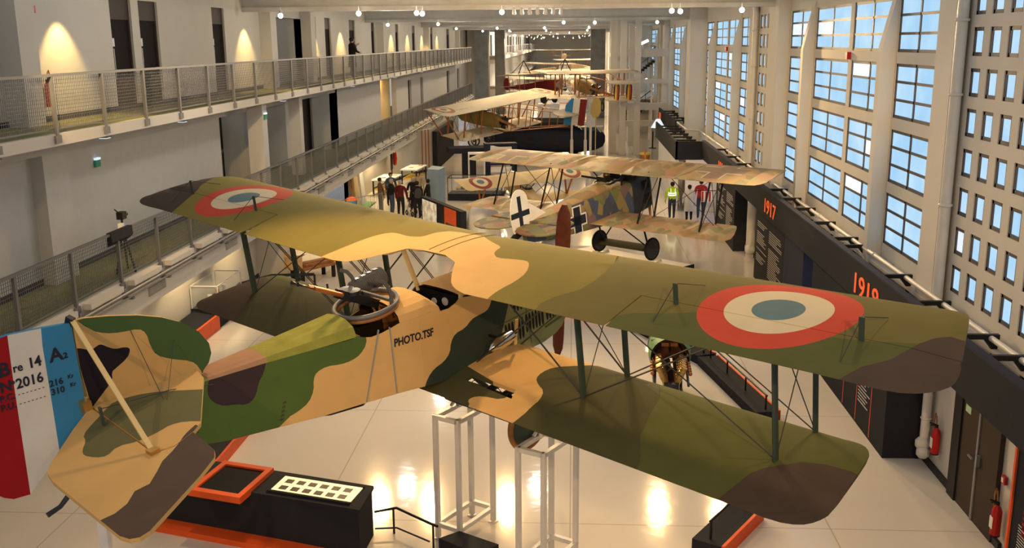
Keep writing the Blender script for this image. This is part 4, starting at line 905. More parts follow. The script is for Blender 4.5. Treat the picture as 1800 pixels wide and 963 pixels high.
barrier('dark low barrier with an orange edge left, behind the console', (-6.7, 16.0), (-6.7, 20.2), .55, -1, False)
barrier('orange edged barrier beyond the nose of the front biplane', (-1.6, 29.2), (1.2, 27.7), .5, -1)
barrier('dark low barrier behind the lower wing near the engine', (3.15, 23.85), (1.3, 27.6), -.55, 1)
t = thing('hand_railing', 'thin black handrail running from the console to the bottom edge', 'railing', (-3.2, 14.75, 0))
MB().tube([(0, 0, .42), (.35, .1, .45), (.9, -.3, .42), (1.1, -.45, .42)], .022, 8).tube([(0, 0, .12), (.35, .05, .12), (.95, -.35, .1)], .015, 6).build('handrail', 'black', t)
for p in ((.3, .08), (1.02, -.39)): MB().bar((*p, 0), (*p, .44), .03).build('post', 'black', t)
tag(MB().prism([(-2.05, 14.05), (-1.75, 14.3), (-1.1, 13.9), (-1.4, 13.6)], lambda u, v, q: (u, v, q), 0, .35).build('plinth_box', 'charcoal'), 'charcoal box at the bottom edge in front of the steel stand', 'box')

# green engine section in front of the right wing
t = thing('engine_section', 'green fuselage nose section with an open engine of brass cylinders on the floor', 'aircraft engine', (2.2, 21.3, 0), -.06)
rings = []
for y, r in ((.9, .46), (.5, .48), (.1, .47), (-.1, .43)): rings.append([(r*math.cos(2*PI*i/28), y, 1.02+r*1.02*math.sin(2*PI*i/28)) for i in range(28)])
mk('engine_green', (.16, .30, .12), .5)
mb = MB().loft(rings, 0, False).loft([[(x*.92, y, 1.02+(z-1.02)*.92) for x, y, z in r] for r in rings[::-1]], 1, False); mb.build('cowl', ['engine_green', 'brass'], t)
MB().lathe((0, .5, 1.02), (0, -1, 0), [(0, .42), (.02, .42), (.02, .0)], 28).build('firewall', 'wood', t)
MB().ring((0, .9, 1.02), (0, 1, 0), .46, .025, 28, 8).build('cowl_ring', 'steel', t)
mb = MB()
for s in (-1, 1):
    for i in range(6):
        y = -.2-i*.17; p = Vector((s*.12, y, .78)); q = Vector((s*.27, y, 1.12)); mb.cone(p, q, .07, .07, 12)
        for k in range(4): c = p.lerp(q, .3+.2*k); mb.ring(c, q-p, .07, .01, 12, 5)
mb.build('cylinder_bank', 'brass', t)
mb = MB().box((-.16, -1.25, .5), (.16, .3, .8))
for i in range(6): mb.bar((-.1, -.2-i*.17, 1.0), (0, -.3-i*.17, 1.16), .035).bar((.1, -.2-i*.17, 1.0), (0, -.3-i*.17, 1.16), .035)
mb.bar((0, .2, 1.16), (0, -1.2, 1.14), .05).build('crankcase', 'gunmetal', t)
mb = MB()
for s in (-1, 1):
    mb.tube([(s*.4, .3, 1.3), (s*.1, .0, 1.5), (0, .1, 1.55)], .02, 6).tube([(s*.42, .2, .9), (s*.05, .1, 1.5)], .02, 6).tube([(s*.38, .05, .75), (s*.36, -1.15, .75)], .03, 6)
mb.build('engine_mount', 'gunmetal', t)
MB().box((-.19, -.02, 1.26), (-.03, .03, 1.34)).box((.01, -.02, 1.26), (.17, .03, 1.34)).build('magneto', 'copper', t)
for s in (-1, 1):
    mb = MB()
    for i in range(5): mb.ball((s*.40, -.25-i*.18, .95), .045, 0, 8)
    mb.build('exhaust_stub', 'copper', t)
mb = MB()
for s in (-1, 1): mb.bar((s*.3, .7, .0), (s*.3, .7, .6), .06).bar((s*.3, -1, .0), (s*.2, -1, .52), .06).bar((s*.3, .7, .06), (s*.3, -1, .06), .06)
mb.build('cradle', 'charcoal', t)

# ================================================================== PEOPLE
mk('skin', (.42, .24, .17), .55); mk('hair_dark', (.02, .015, .012), .8); mk('hair_grey', (.30, .28, .26), .8); mk('denim', (.035, .05, .09), .8); mk('cloth_black', (.012, .012, .015), .9); mk('cloth_maroon', (.09, .008, .012), .9); mk('cloth_brown', (.12, .06, .035), .9); mk('cloth_beige', (.36, .29, .21), .9); mk('cloth_white', (.60, .60, .60), .9); mk('hi_vis', (.36, .52, .015), .7, emit=.12); mk('reflective', (.9, .9, .9), .5, emit=.8); mk('cloth_red', (.36, .02, .025), .9); mk('trouser_grey', (.08, .08, .09), .9); mk('bag_grey', (.05, .052, .055), .9)
def person(label, loc, rz, h=1.72, top='cloth_black', legs='denim', hair='hair_dark', arms=((.25, .05), (.25, .05)), elbow=((.24, .1, 1.12), (.24, .1, 1.12)), hand=((.25, .14, .88), (.25, .14, .88)), stride=.0, coat=False, lean=0., group=None, seat=False):
    s = h/1.75; wd = 1.12
    V = []; E = []; Rr = []; Mi = []
    def v(p, r, mi, par=None):
        V.append(Vector((p[0]*wd, p[1], p[2]))*s); Rr.append((r[0]*s*1.1, r[1]*s*1.1) if isinstance(r, tuple) and mi < 2 else ((r[0]*s, r[1]*s) if isinstance(r, tuple) else (r*s*(1.22 if mi in (0, 1) else 1), r*s*(1.22 if mi in (0, 1) else 1)))); Mi.append(mi)
        if par is not None: E.append((par, len(V)-1))
        return len(V)-1
    ly = lean
    pel = v((0, 0, .95), (.15, .115), 1); wa = v((0, ly*.3, 1.10), (.145, .105), 0, pel); ch = v((0, ly*.7, 1.30), (.17, .12), 0, wa); nb = v((0, ly, 1.45), (.075, .07), 0, ch)
    nk = v((0, ly+.01, 1.51), .052, 2, nb); hd = v((0, ly+.02, 1.58), (.072, .085), 2, nk); ht = v((0, ly+.015, 1.67), (.078, .092), 2, hd); v((0, ly+.01, 1.73), (.055, .065), 2, ht)
    v((0, ly+.115, 1.60), .014, 2, hd)
    for i, sx in enumerate((-1, 1)):
        st = stride*sx
        hip = v((sx*.085, 0, .88), .095, 1, pel); kn = v((sx*.10, st*.45+.02, .50), .066, 1, hip); an = v((sx*.10, st-.02, .09), .045, 1, kn); v((sx*.11, st+.14, .04), .04, 3, an)
        shd = v((sx*.185, ly*.9, 1.40), .064, 0, nb); e = elbow[i]; el = v((sx*e[0], e[1]+ly*.6, e[2]), .05, 0, shd); hn = hand[i]; wr = v((sx*hn[0], hn[1]+ly*.5, hn[2]), .036, 0, el)
        d = (Vector((sx*hn[0], hn[1], hn[2]))-Vector((sx*e[0], e[1], e[2]))).normalized(); pm = Vector((sx*hn[0], hn[1]+ly*.5, hn[2]))+d*.075
        pa = v(pm, (.034, .02), 2, wr)
        sd = d.cross(Vector((1, 0, 0))).normalized()
        for k, ln in enumerate((.07, .085, .08, .06)):
            b_ = pm+sd*(k-1.5)*.02+d*.03; f1 = v(b_, .0095, 2, pa); f2 = v(b_+d*ln*.55+Vector((-sx*.008, 0, 0)), .009, 2, f1); v(b_+d*ln+Vector((-sx*.025, 0, 0)), .008, 2, f2)
        th = v(pm-d*.03-sd*.035, .011, 2, pa); v(pm+d*.02-sd*.055, .009, 2, th)
    me = bpy.data.meshes.new('body'); me.from_pydata(V, E, []); ob = bpy.data.objects.new('body', me); COL.objects.link(ob)
    md = ob.modifiers.new('s', 'SKIN'); md.use_smooth_shade = True
    for i, r in enumerate(Rr): me.skin_vertices[0].data[i].radius = r; me.skin_vertices[0].data[i].use_root = (i == 0)
    sb = ob.modifiers.new('u', 'SUBSURF'); sb.levels = sb.render_levels = 1
    dg = bpy.context.evaluated_depsgraph_get(); m2 = bpy.data.meshes.new_from_object(ob.evaluated_get(dg))
    bpy.data.objects.remove(ob)
    for nm in (top, legs, 'skin', 'cloth_black'): m2.materials.append(M[nm])
    for p in m2.polygons:
        c = p.center; best = (9, 0)
        for (a, b_) in E:
            A, B = V[a], V[b_]; t_ = max(0, min(1, (c-A).dot(B-A)/max((B-A).length_squared, 1e-9))); dd = (c-A.lerp(B, t_)).length-min(Rr[a][0], Rr[b_][0])
            if dd < best[0]: best = (dd, Mi[b_] if t_ > .15 else Mi[a])
        p.material_index = best[1]; p.use_smooth = True
    t = thing('person', label, 'person', loc, rz, group)
    bo = bpy.data.objects.new('body', m2); COL.objects.link(bo); bo.parent = t
    MB().lathe(Vector((0, ly-.0, 1.585))*s, (0, -.12, 1), [(-.02, .07*s), (.03, .094*s), (.09, .102*s), (.13, .085*s), (.155, .05*s), (.165, 0)], 16).build('hair', hair, t)
    if coat:
        MB().loft([[Vector((r*1.25*math.cos(a), r*.85*math.sin(a)+ly*.5, z))*s for a in [2*PI*i/18 for i in range(18)]] for z, r in ((.48, .20), (.75, .175), (1.0, .155), (1.25, .165), (1.40, .14), (1.46, .07))], 0, False).build('coat', top, t)
    return t, s
# man on the upper walkway, seen from behind
person('person in black standing on the upper walkway behind the railing', (-10.15, 46.3, UPZ), R_(-50), 1.84, 'cloth_black', 'trouser_grey', coat=True, elbow=((.3, .12, 1.16), (.27, .05, 1.14)), hand=((.14, .28, 1.36), (.22, .2, 1.1)))
# visitors near the tables
GP = 'visitors in the group below the lower walkway'
CT = Vector((-7.7, 45.8))
for lab, x, y, top, legs, hr, h, kw in (
    ('person in a brown jacket at the left edge of the group', -8.98, 45.7, 'cloth_brown', 'trouser_grey', 'hair_dark', 1.76, {}),
    ('person in a dark top and blue jeans beside the brown jacket', -8.38, 45.4, 'cloth_black', 'denim', 'hair_grey', 1.74, {}),
    ('person in a maroon sweater seen from behind in the group', -7.88, 44.9, 'cloth_maroon', 'cloth_black', 'hair_grey', 1.74, {}),
    ('person in black holding papers beside the maroon sweater', -7.55, 46.5, 'cloth_black', 'cloth_black', 'hair_grey', 1.66, dict(elbow=((.24, .1, 1.12), (.24, .1, 1.12)), hand=((.1, .32, 1.1), (.1, .32, 1.1)))),
    ('person in black with a grey backpack at the right of the group', -7.05, 44.5, 'cloth_black', 'cloth_black', 'hair_dark', 1.76, {}),
    ('person in a beige top facing the group by the blue box', -7.6, 48.6, 'cloth_beige', 'cloth_black', 'hair_dark', 1.64, {}),
    ('person in a black coat beside the blue box', -6.72, 45.7, 'cloth_black', 'cloth_black', 'hair_dark', 1.68, {}),
    ('person in a blue shirt bending at the table behind the group', -9.0, 48.3, 'denim', 'cloth_black', 'hair_dark', 1.66, dict(lean=.18))):
    a = math.atan2(CT.y-y, CT.x-x)-PI/2
    p, s_ = person(lab, (x, y, 0), a, h, top, legs, hr, group=None, **kw)
    if 'backpack' in lab: MB().loft([[(w_*math.cos(q), -.16+d_*math.sin(q)*.6, z) for q in [2*PI*i/12 for i in range(12)]] for z, w_, d_ in ((.98, .10, .1), (1.05, .17, .16), (1.3, .17, .16), (1.42, .1, .1))]).build('backpack', 'bag_grey', p)
    if 'papers' in lab: MB().box((-.12, .36, 1.06), (.12, .58, 1.07)).build('paper_sheet', 'paper', p)
t = thing('stroller', 'dark pushchair standing between the visitors of the group', 'pushchair', (-7.35, 45.45, 0), .6)
for sx in (-.24, .24):
    for y in (-.3, .32): MB().ring((sx, y, .12), (1, 0, 0), .1, .025, 16, 6).build('wheel', 'rubber', t)
MB().tube([(-.24, -.3, .14), (-.22, .1, .6), (-.22, .55, 1.0), (.22, .55, 1.0), (.22, .1, .6), (.24, -.3, .14)], .018, 6).tube([(-.24, .32, .14), (-.22, .1, .6)], .018, 6).tube([(.24, .32, .14), (.22, .1, .6)], .018, 6).build('frame', 'steel', t)
MB().loft([[(-.2, y, z), (.2, y, z), (.2, y+.04, z+.03), (-.2, y+.04, z+.03)] for y, z in ((-.35, .4), (.1, .38), (.25, .8))], 0).build('seat', 'cloth_black', t)
p, s_ = person('person in a yellow high-visibility vest walking away on the right', (4.5, 44.6, 0), R_(8), 1.70, 'hi_vis', 'denim', stride=.08, elbow=((.27, .02, 1.14), (.25, .03, 1.14)), hand=((.26, .08, .9), (.28, .04, .9)))
mb = MB()
for z in (1.08, 1.17): mb.loft([[(.19*math.cos(q), .15*math.sin(q), zz) for q in [2*PI*i/18 for i in range(18)]] for zz in (z, z+.05)], 0, False)
for sx in (-.1, .1): mb.bar((sx, -.152, 1.2), (sx, -.125, 1.42), .05, .012)
mb.build('reflective_band', 'reflective', p)
MB().cone((.34, .0, .62), (.30, -.05, 1.12), .035, .035, 10).build('carried_tube', 'steel', p)
person('person in a long white coat walking away on the right', (5.22, 44.2, 0), R_(4), 1.62, 'cloth_white', 'cloth_black', coat=True, stride=.05)
p, s_ = person('person in a red jacket carrying a striped sign on the right', (5.82, 44.9, 0), R_(-5), 1.76, 'cloth_red', 'denim', stride=.16)
MB().box((.0, -.26, .78), (.5, -.24, 1.28), 0).box((.02, -.266, .8), (.1, -.24, 1.26), 1).box((.18, -.266, .8), (.26, -.24, 1.26), 1).box((.34, -.266, .8), (.42, -.24, 1.26), 1).bar((-.3, -.25, 1.3), (.8, -.25, 1.3), .03, .03, 2).build('striped_sign', ['white', 'red', 'black'], p)
# ================================================================== THE OTHER AIRCRAFT
LZ_TOP = [(.40, .26, .12), (.30, .20, .10), (.36, .30, .16), (.24, .21, .10), (.42, .24, .15)]
LZ_DRK = [(.055, .068, .115), (.14, .16, .06), (.15, .105, .105), (.055, .08, .15), (.24, .19, .085)]
LZ_TAIL = [(.20, .17, .05), (.22, .10, .045), (.10, .085, .055), (.16, .15, .045), (.26, .17, .06)]
M['lozenge_top'] = lozenge('lozenge_top', LZ_TOP, (3.2, 2.2, 2.5), .6); M['lozenge_side'] = lozenge('lozenge_side', LZ_DRK, (3.6, 3.6, 2.2), .6); M['lozenge_tail'] = lozenge('lozenge_tail', LZ_TAIL, (3.6, 3.0, 2.5), .6)
mk('cowl_blue', (.035, .045, .065), .45, .2); mk('old_linen', (.56, .42, .22), .65, var=.08); mk('grey_linen', (.46, .40, .29), .65, var=.08); mk('roundel_dark', (.22, .035, .03), .6); mk('khaki', (.24, .19, .07), .6); mk('deep_red', (.15, .015, .012), .5); mk('strut_wood', (.34, .12, .035), .5); mk('silk_white', (.75, .75, .74), .6)
class Aero:
    def __init__(s, name, label, org, hd, pitch, roll=0, base=(-.5, 0, -2.9), cat='airplane', group=None):
        s.o = Vector(org); s.R = Matrix.Rotation(hd, 3, 'Z') @ Matrix.Rotation(-pitch, 3, 'Y') @ Matrix.Rotation(roll, 3, 'X'); s.b = Vector(base)
        s.root = thing(name, label, cat, group=group); s.root.matrix_world = Matrix.Translation(s.o+s.R @ s.b) @ s.R.to_4x4()
    def w(s, p): return s.o+s.R @ Vector(p)
    def part(s, mb, name, m, parent=None):
        o = mb.build(name, m, parent or s.root)
        if parent is None: o.location = -s.b
        return o
    def wing(s, name, half, chord, x0, z0, m, dih=0, rake=.3, root=0, patches=(), side=None, step=(.25, .5), scal=0):
        mb = MB(); r = min(.5, chord*.3)
        tip = smoothpoly([(x0, -half+rake+r), (x0-.02, -half+rake), (x0-r*.6, -half+rake*.6), (x0-chord*.75, -half), (x0-chord+.04, -half+.12), (x0-chord, -half+r)], 1, False)
        if side is None:
            out = tip+[(x0-chord, half*k/12) for k in range(-10, 11)]*0+mir(tip)[::-1]
        else:
            out = [(x0, -root)]+tip+[(x0-chord, -root)]
            if side > 0: out = mir(out)[::-1]
        wing_mesh(mb, out, list(patches), lambda x, y: z0+abs(y)*dih, 0, step=step, chord=chord, x_le=x0)
        return s.part(mb, name, m if isinstance(m, (list, tuple)) else [m])
    def fus(s, name, st, m, n=12, sq=.55):            # stations (x, half width, z bottom, z top); sq: superellipse exponent
        mb = MB(); rings = []
        for x, hw_, zb, zt in st:
            r = []
            for i in range(n*2):
                a = 2*PI*i/(2*n)+PI/(2*n); c, q = math.cos(a), math.sin(a)
                r.append((x, hw_*math.copysign(abs(c)**sq, c), (zb+zt)/2+(zt-zb)/2*math.copysign(abs(q)**sq, q)))
            rings.append(r)
        mb.loft(rings, 0); return s.part(mb, name, m)
    def plate(s, name, poly, m, axis='z', t=.02, pos=0, patches=(), fn=None):
        mb = MB()
        fn = fn or ((lambda u, v, q: (u, v, pos+q)) if axis == 'z' else (lambda u, v, q: (u, pos+q, v)))
        for q in (-t, t):
            vs, uv, tris, mi = painted(poly, list(patches), (.4, .4), lambda u, v: fn(u, v, q)); k = len(tris); mb.add(vs, tris, 0); mb.m[-k:] = mi
        n = len(poly); mb.add([fn(u, v, q) for q in (-t, t) for u, v in poly], [(i, (i+1) % n, n+(i+1) % n, n+i) for i in range(n)], 0); mb.weld()
        return s.part(mb, name, m if isinstance(m, (list, tuple)) else [m])
    def bars(s, name, segs, wd, m, each=True):
        for a, b in segs: s.part(MB().bar(a, b, wd, wd*.7), name, m)
    def wires(s, segs, r=.012):
        for a, b in segs: s.part(MB().tube([a, b], r, 4), 'bracing_wire', 'wire')
    def wheel(s, c, r, m='rubber', disc='gunmetal'):
        mb = MB().ring(c, (0, 1, 0), r-.04, .045, 24, 8, 0)
        if disc: mb.lathe(Vector(c)+Vector((0, .07, 0)), (0, -1, 0), [(0, .0), (.0, .05), (.04, r-.06), (.1, r-.06), (.14, .05), (.14, 0)], 24, 1)
        else:
            for i in range(8): mb.bar(c, Vector(c)+Vector((math.cos(i*PI/4), 0, math.sin(i*PI/4)))*(r-.05), .014, mi=1)
        s.part(mb, 'wheel', [m, disc or 'steel'])
def circ3(cx, cy, r, a=1): return [(circle(cx, cy, r), a), (circle(cx, cy, r*.66), a+1), (circle(cx, cy, r*.33), a+2)]

# ---- lozenge two-seater behind the front biplane
A = Aero('biplane', 'lozenge camouflaged biplane with a white rudder and dark crosses, behind the front biplane', (1.906, 34.5, 3.912), .82, .148, -.019, (-.55, 0, -3.35))
bx = lambda y, s: [([(-.25, y-.62), (-.25, y+.62), (-.62, y+.62), (-.62, y+.42), (-1.25, y+.42)] and [(-.55-s, y-.75), (-.55-s, y+.75), (-1.2+s, y+.75), (-1.2+s, y-.75)], 1), ([(-.15, y-.3+s), (-.15, y+.3-s), (-1.7, y+.3-s), (-1.7, y-.3+s)], 1)]
mk('cross_white', (.62, .50, .36), .6); mk('cross_ghost', (.30, .21, .15), .6)
cr_ = lambda y: [([(-.42, y-.9), (-.42, y+.9), (-1.38, y+.9), (-1.38, y-.9)], 0)]+[([(-.58, y-.85), (-.58, y+.85), (-.64, y+.85), (-.64, y-.85)], 1), ([(-1.16, y-.85), (-1.16, y+.85), (-1.22, y+.85), (-1.22, y-.85)], 1), ([(-.2, y-.34), (-.2, y-.28), (-1.65, y-.28), (-1.65, y-.34)], 1), ([(-.2, y+.28), (-.2, y+.34), (-1.65, y+.34), (-1.65, y+.28)], 1), ([(-.64, y-.85), (-.64, y+.85), (-1.16, y+.85), (-1.16, y-.85)], 2), ([(-.2, y-.28), (-.2, y+.28), (-1.65, y+.28), (-1.65, y-.28)], 2)]
ribs = [([(-.05, y-.012), (-.05, y+.012), (-1.86, y+.012), (-1.86, y-.012)], 3) for y in [k*.42 for k in range(-15, 16)]]
mk('rib_line', (.44, .33, .20), .6)
A.wing('upper_wing', 6.5, 1.868, 0, 0, ['lozenge_top', 'cross_white', 'cross_ghost', 'rib_line'], .002, .25, patches=ribs+cr_(4.6)+cr_(-4.6))
ribl = lambda s: [([(-1.3, s*y-.012), (-1.3, s*y+.012), (-2.76, s*y+.012), (-2.76, s*y-.012)], 1) for y in [.9+k*.42 for k in range(12)]]
for s in (-1, 1): A.wing('lower_wing', 5.85, 1.511, -1.267, -1.514, ['lozenge_top', 'rib_line'], .004, .7, .5, ribl(s), s)
A.fus('fuselage', [(.75, .30, -1.62, -.85), (.55, .42, -1.86, -.72), (-.2, .46, -1.93, -.68), (-1.0, .47, -1.93, -.70), (-2.0, .45, -1.86, -.70), (-3.2, .38, -1.76, -.74), (-4.6, .24, -1.60, -.86), (-5.35, .05, -1.5, -1.0)], 'lozenge_side', sq=.35)
A.fus('top_deck', [(-1.35, .38, -.85, -.45), (-2.2, .36, -.88, -.50), (-3.2, .30, -.95, -.62), (-4.6, .18, -1.05, -.82), (-5.0, .06, -1.1, -.9)], 'lozenge_top', sq=.9)
A.fus('cowl', [(.80, .26, -1.55, -.75), (.62, .44, -1.88, -.68), (-.1, .475, -1.95, -.64), (-.42, .478, -1.95, -.66)], 'cowl_blue', sq=.4)
mb = MB()
for i in range(5):
    for z in (-.95, -1.45):
        for s in (-1, 1): mb.bar((.52-i*.1, s*.465, z-.16), (.5-i*.1, s*.47, z+.16), .03, .02)
A.part(mb, 'cowl_louvres', 'black')
mb = MB().box((-.3, -.2, -.8), (.55, .2, -.52), 0)
for i in range(6): mb.cone((.45-i*.14, -.02, -.6), (.45-i*.14, -.02, -.38), .06, .055, 10, 0)
mb.tube([(.45, -.2, -.45), (-.1, -.24, -.42), (-.25, -.42, -.48)], .05, 8, 1)
A.part(mb, 'engine', ['gunmetal', 'copper'])
mb = MB().ring((-1.3, 0, -.52), (0, 0, 1), .36, .035, 28, 6, 0).ring((-.95, 0, -.5), (0, 0, 1), .3, .03, 24, 6, 0).bar((-1.2, .2, -.45), (-2.0, .35, -.15), .05, .07, 1).box((-1.45, -.2, -.5), (-1.15, .2, -.3), 1).box((-.9, -.2, -.5), (-.7, .2, -.28), 1).ball((-1.15, .0, -.3), .12, 2)
A.part(mb, 'gun_mount', ['gunmetal', 'black', 'brass'])
mb = MB(); 
for s in (-1, 1):
    z_ = lambda x: 0
    for (x0, x1, z0, z1, k) in ((-2.78, -3.62, -1.10, -1.50, 0), (-3.0, -3.40, -.80, -1.74, 0), (-2.82, -3.58, -1.15, -1.45, 1), (-3.05, -3.35, -.84, -1.70, 1)):
        hh = lambda x: .38+(x+3.2)*.055
        mb.add([(x0, s*(hh(x0)+.02+.006*k), z0), (x1, s*(hh(x1)+.02+.006*k), z0), (x1, s*(hh(x1)+.02+.006*k), z1), (x0, s*(hh(x0)+.02+.006*k), z1)], [(0, 1, 2, 3)], k)
A.part(mb, 'fuselage_cross', ['silk_white', 'navy'])
A.plate('fin', [(-4.1, -.85), (-4.88, -.28), (-4.90, -1.0), (-4.3, -.9)], 'silk_white', 'y')
RD = smoothpoly([(-4.92, -1.35), (-4.92, -.2), (-5.0, .12), (-5.25, .28), (-5.5, .22), (-5.68, -.1), (-5.75, -.6), (-5.68, -1.1), (-5.5, -1.42), (-5.2, -1.5)], 2)
A.plate('rudder', RD, ['silk_white', 'navy'], 'y', patches=[([(-4.9, -.62), (-4.9, -.44), (-5.8, -.44), (-5.8, -.62)], 1), ([(-5.24, .05), (-5.24, -1.2), (-5.40, -1.2), (-5.40, .05)], 1)])
for s in (-1, 1):
    f_ = (lambda L: L) if s < 0 else mir
    A.plate('stabilizer', f_([(-4.25, -.2), (-4.35, -1.1), (-4.6, -1.6), (-5.0, -1.75), (-5.05, -.1)]), 'lozenge_tail', 'z', .025, -.85)
    A.plate('elevator', f_(smoothpoly([(-5.07, -.1), (-5.05, -1.75), (-5.5, -1.85), (-6.0, -1.6), (-6.15, -.9), (-5.9, -.2)], 1)), 'lozenge_tail', 'z', .02, -.87)
    for y in (2.2, 4.6):
        A.bars('wing_strut', [((-.85, s*y, .06), (-1.5, s*y, -1.44)), ((-1.55, s*y, .06), (-2.35, s*y, -1.44))], .05, 'black')
        A.wires([((-.85, s*y, .05), (-2.35, s*y, -1.44)), ((-1.55, s*y, .05), (-1.5, s*y, -1.44))])
    A.wires([((-.9, s*2.2, .05), (-1.6, s*4.6, -1.44)), ((-.9, s*4.6, .05), (-1.6, s*2.2, -1.44))])
    A.bars('cabane_strut', [((-.2, s*.4, -.68), (-.3, s*.8, .02)), ((-.9, s*.4, -.68), (-1.2, s*.8, .02))], .05, 'black')
    A.bars('gear_strut', [((-.55, s*1.05, -2.95), (-.1, s*.42, -1.9)), ((-.55, s*1.05, -2.95), (-1.35, s*.42, -1.9))], .06, 'black')
    A.wheel((-.55, s*1.2, -2.97), .40, 'black', 'cowl_blue')
A.part(MB().cone((-.55, -1.2, -2.97), (-.55, 1.2, -2.97), .035).loft([[(-.55+.3*math.cos(a), s*1.0, -2.97+.07*math.sin(a)) for a in [2*PI*i/14 for i in range(14)]] for s in (-1, 1)], 0), 'axle_fairing', 'olive_dark')
A.part(MB().loft([[(.95, s*0+.06*math.cos(a)*(1-abs(k)*.3)*(1 if k else .8), -1.2+k*1.32+.0*a) for a in [2*PI*i/8 for i in range(8)]] if False else [(.95+.04*math.sin(a), .10*math.cos(a)*(1.2-abs(k)), -1.2+k*1.3) for a in [2*PI*i/10 for i in range(10)]] for k in (-1, -.5, -.1, .1, .5, 1)], 0), 'propeller', 'wood')
A.part(MB().cone((-6.0, -.0, -1.35), (-5.3, 0, -1.05), .10, .12, 14, 0), 'tail_tube', 'black')
cx, cyy, _ = A.w((-.55, 0, -3.37))
t = thing('display_plinth', 'low white display plinth with a navy end under the wheels of the lozenge biplane', 'plinth', (cx, cyy, 0), .82)
hz = A.w((-.55, 0, -3.37)).z
MB().box((-.65, -2.4, 0), (.65, 2.2, hz-.06)).box((-.66, -2.0, .06), (-.65, 2, hz-.12)).build('body', 'white', t); MB().box((-.68, -2.44, 0), (.68, -2.4, hz-.04)).build('end_panel', 'navy', t)
for s in (-1, 1): MB().prism([(-.35, 0), (.35, 0), (.28, .1), (.1, .03), (-.1, .03), (-.28, .1)], lambda u, v, q: (u, q, hz-.06+v), s*1.2-.12, s*1.2+.12).build('wheel_chock', 'white_metal', t)
def sheet(label, c, rx, ry, h, seed):
    random.seed(seed); mb = MB(); rings = []
    for k, (z, q) in enumerate(((0, 1.12), (h*.25, 1.02), (h*.6, .95), (h*.88, .85), (h, .6), (h*1.02, .0))):
        rings.append([(rx*q*(1+.1*math.sin(5*a+k)+random.uniform(-.05, .05))*math.cos(a), ry*q*(1+.1*math.cos(4*a)+random.uniform(-.05, .05))*math.sin(a), z) for a in [2*PI*i/30 for i in range(30)]])
    mb.loft(rings, 0); o = tag(mb.build('dust_sheet', 'silk_white'), label, 'sheet'); o.location = c
sheet('white dust sheet over a trestle left of the lozenge tailplane', (-3.5, 38.6, 0), .65, .8, 1.55, 4)
pt = A.w((-4.3, 0, -1.6)); sheet('white sheet draped over the stand under the lozenge fuselage', (pt.x+.2, pt.y+.2, 0), .5, .7, pt.z-.1, 8)
# ---- small biplane with roundels
A = Aero('biplane', 'small cream biplane with roundels and V struts, behind the tail of the lozenge biplane', (-2.36, 45.0, 2.09), 2.178, .395, -.03, (.05, 0, -1.95))
k_ = .89
RM = ['old_linen', 'roundel_dark', 'rnd_white', 'rnd_blue', 'line_dark']
A.wing('upper_wing', 3.75*k_, 1.2*k_, 0, 0, RM, 0, -.12, patches=[([(-.04, y-.008), (-.04, y+.008), (-1.05, y+.008), (-1.05, y-.008)], 0) for y in (0,)]+circ3(-.53, 2.36, .53)+circ3(-.53, -2.36, .53))
for s in (-1, 1): A.wing('lower_wing', 3.5*k_, .72*k_, -.5, -1.02, RM[:1], 0, -.1, .3, side=s)
A.fus('fuselage', [(.75, .34, -1.05, -.38), (.6, .40, -1.12, -.34), (0, .38, -1.15, -.32), (-.8, .34, -1.08, -.36), (-1.9, .22, -.9, -.42), (-3.2, .05, -.62, -.46)], 'old_linen', sq=.5)
A.part(MB().lathe((.75, 0, -.72), (1, 0, 0), [(-.2, .40), (.0, .38), (.06, .30), (.06, .0)], 20), 'cowl', 'steel')
A.part(MB().ring((-.75, 0, -.36), (0, 0, 1), .22, .03, 20, 6, 0).box((-.95, -.18, -.5), (-.55, .18, -.34), 0), 'cockpit_rim', 'black')
A.plate('rudder', smoothpoly([(-3.2, -.7), (-3.2, -.2), (-3.4, 0), (-3.7, -.05), (-3.8, -.4), (-3.6, -.75)], 1), 'old_linen', 'y')
A.plate('stabilizer', smoothpoly([(-2.7, -.3), (-2.9, -1.2), (-3.5, -1.25), (-3.6, -.1), (-3.6, .1), (-3.5, 1.25), (-2.9, 1.2), (-2.7, .3)], 1), 'old_linen', 'z', .02, -.5)
for s in (-1, 1):
    A.bars('wing_strut', [((-.15, s*2.3, 0), (-.75, s*2.3, -1.0)), ((-.9, s*2.3, 0), (-.78, s*2.3, -1.0))], .07, 'strut_wood')
    A.bars('cabane_strut', [((-.1, s*.3, -.4), (-.15, s*.45, 0)), ((-.7, s*.3, -.4), (-.8, s*.45, 0))], .04, 'black')
    A.bars('gear_strut', [((.05, s*.65, -1.75), (.4, s*.3, -1.05)), ((.05, s*.65, -1.75), (-.5, s*.3, -1.05))], .05, 'strut_wood')
    A.wheel((.05, s*.72, -1.68), .28, 'rubber', 'old_linen'); A.wires([((-.15, s*2.3, 0), (-.6, s*.4, -1.0)), ((-.15, s*.5, 0), (-.75, s*2.3, -1.0))])
A.part(MB().cone((.05, -.72, -1.68), (.05, .72, -1.68), .03), 'axle', 'black')
A.part(MB().bar((-3.3, 0, -.6), (-3.6, 0, -1.1), .04), 'tail_skid', 'strut_wood')
tp = A.w((-3.3, 0, -.62))
tag(MB().box((tp.x-.25, tp.y-.2, 0), (tp.x+.25, tp.y+.2, .04)).box((tp.x-.05, tp.y-.05, 0), (tp.x+.05, tp.y+.05, tp.z-.02)).build('tail_trestle', 'charcoal'), 'dark trestle under the tail of the small cream biplane', 'stand')
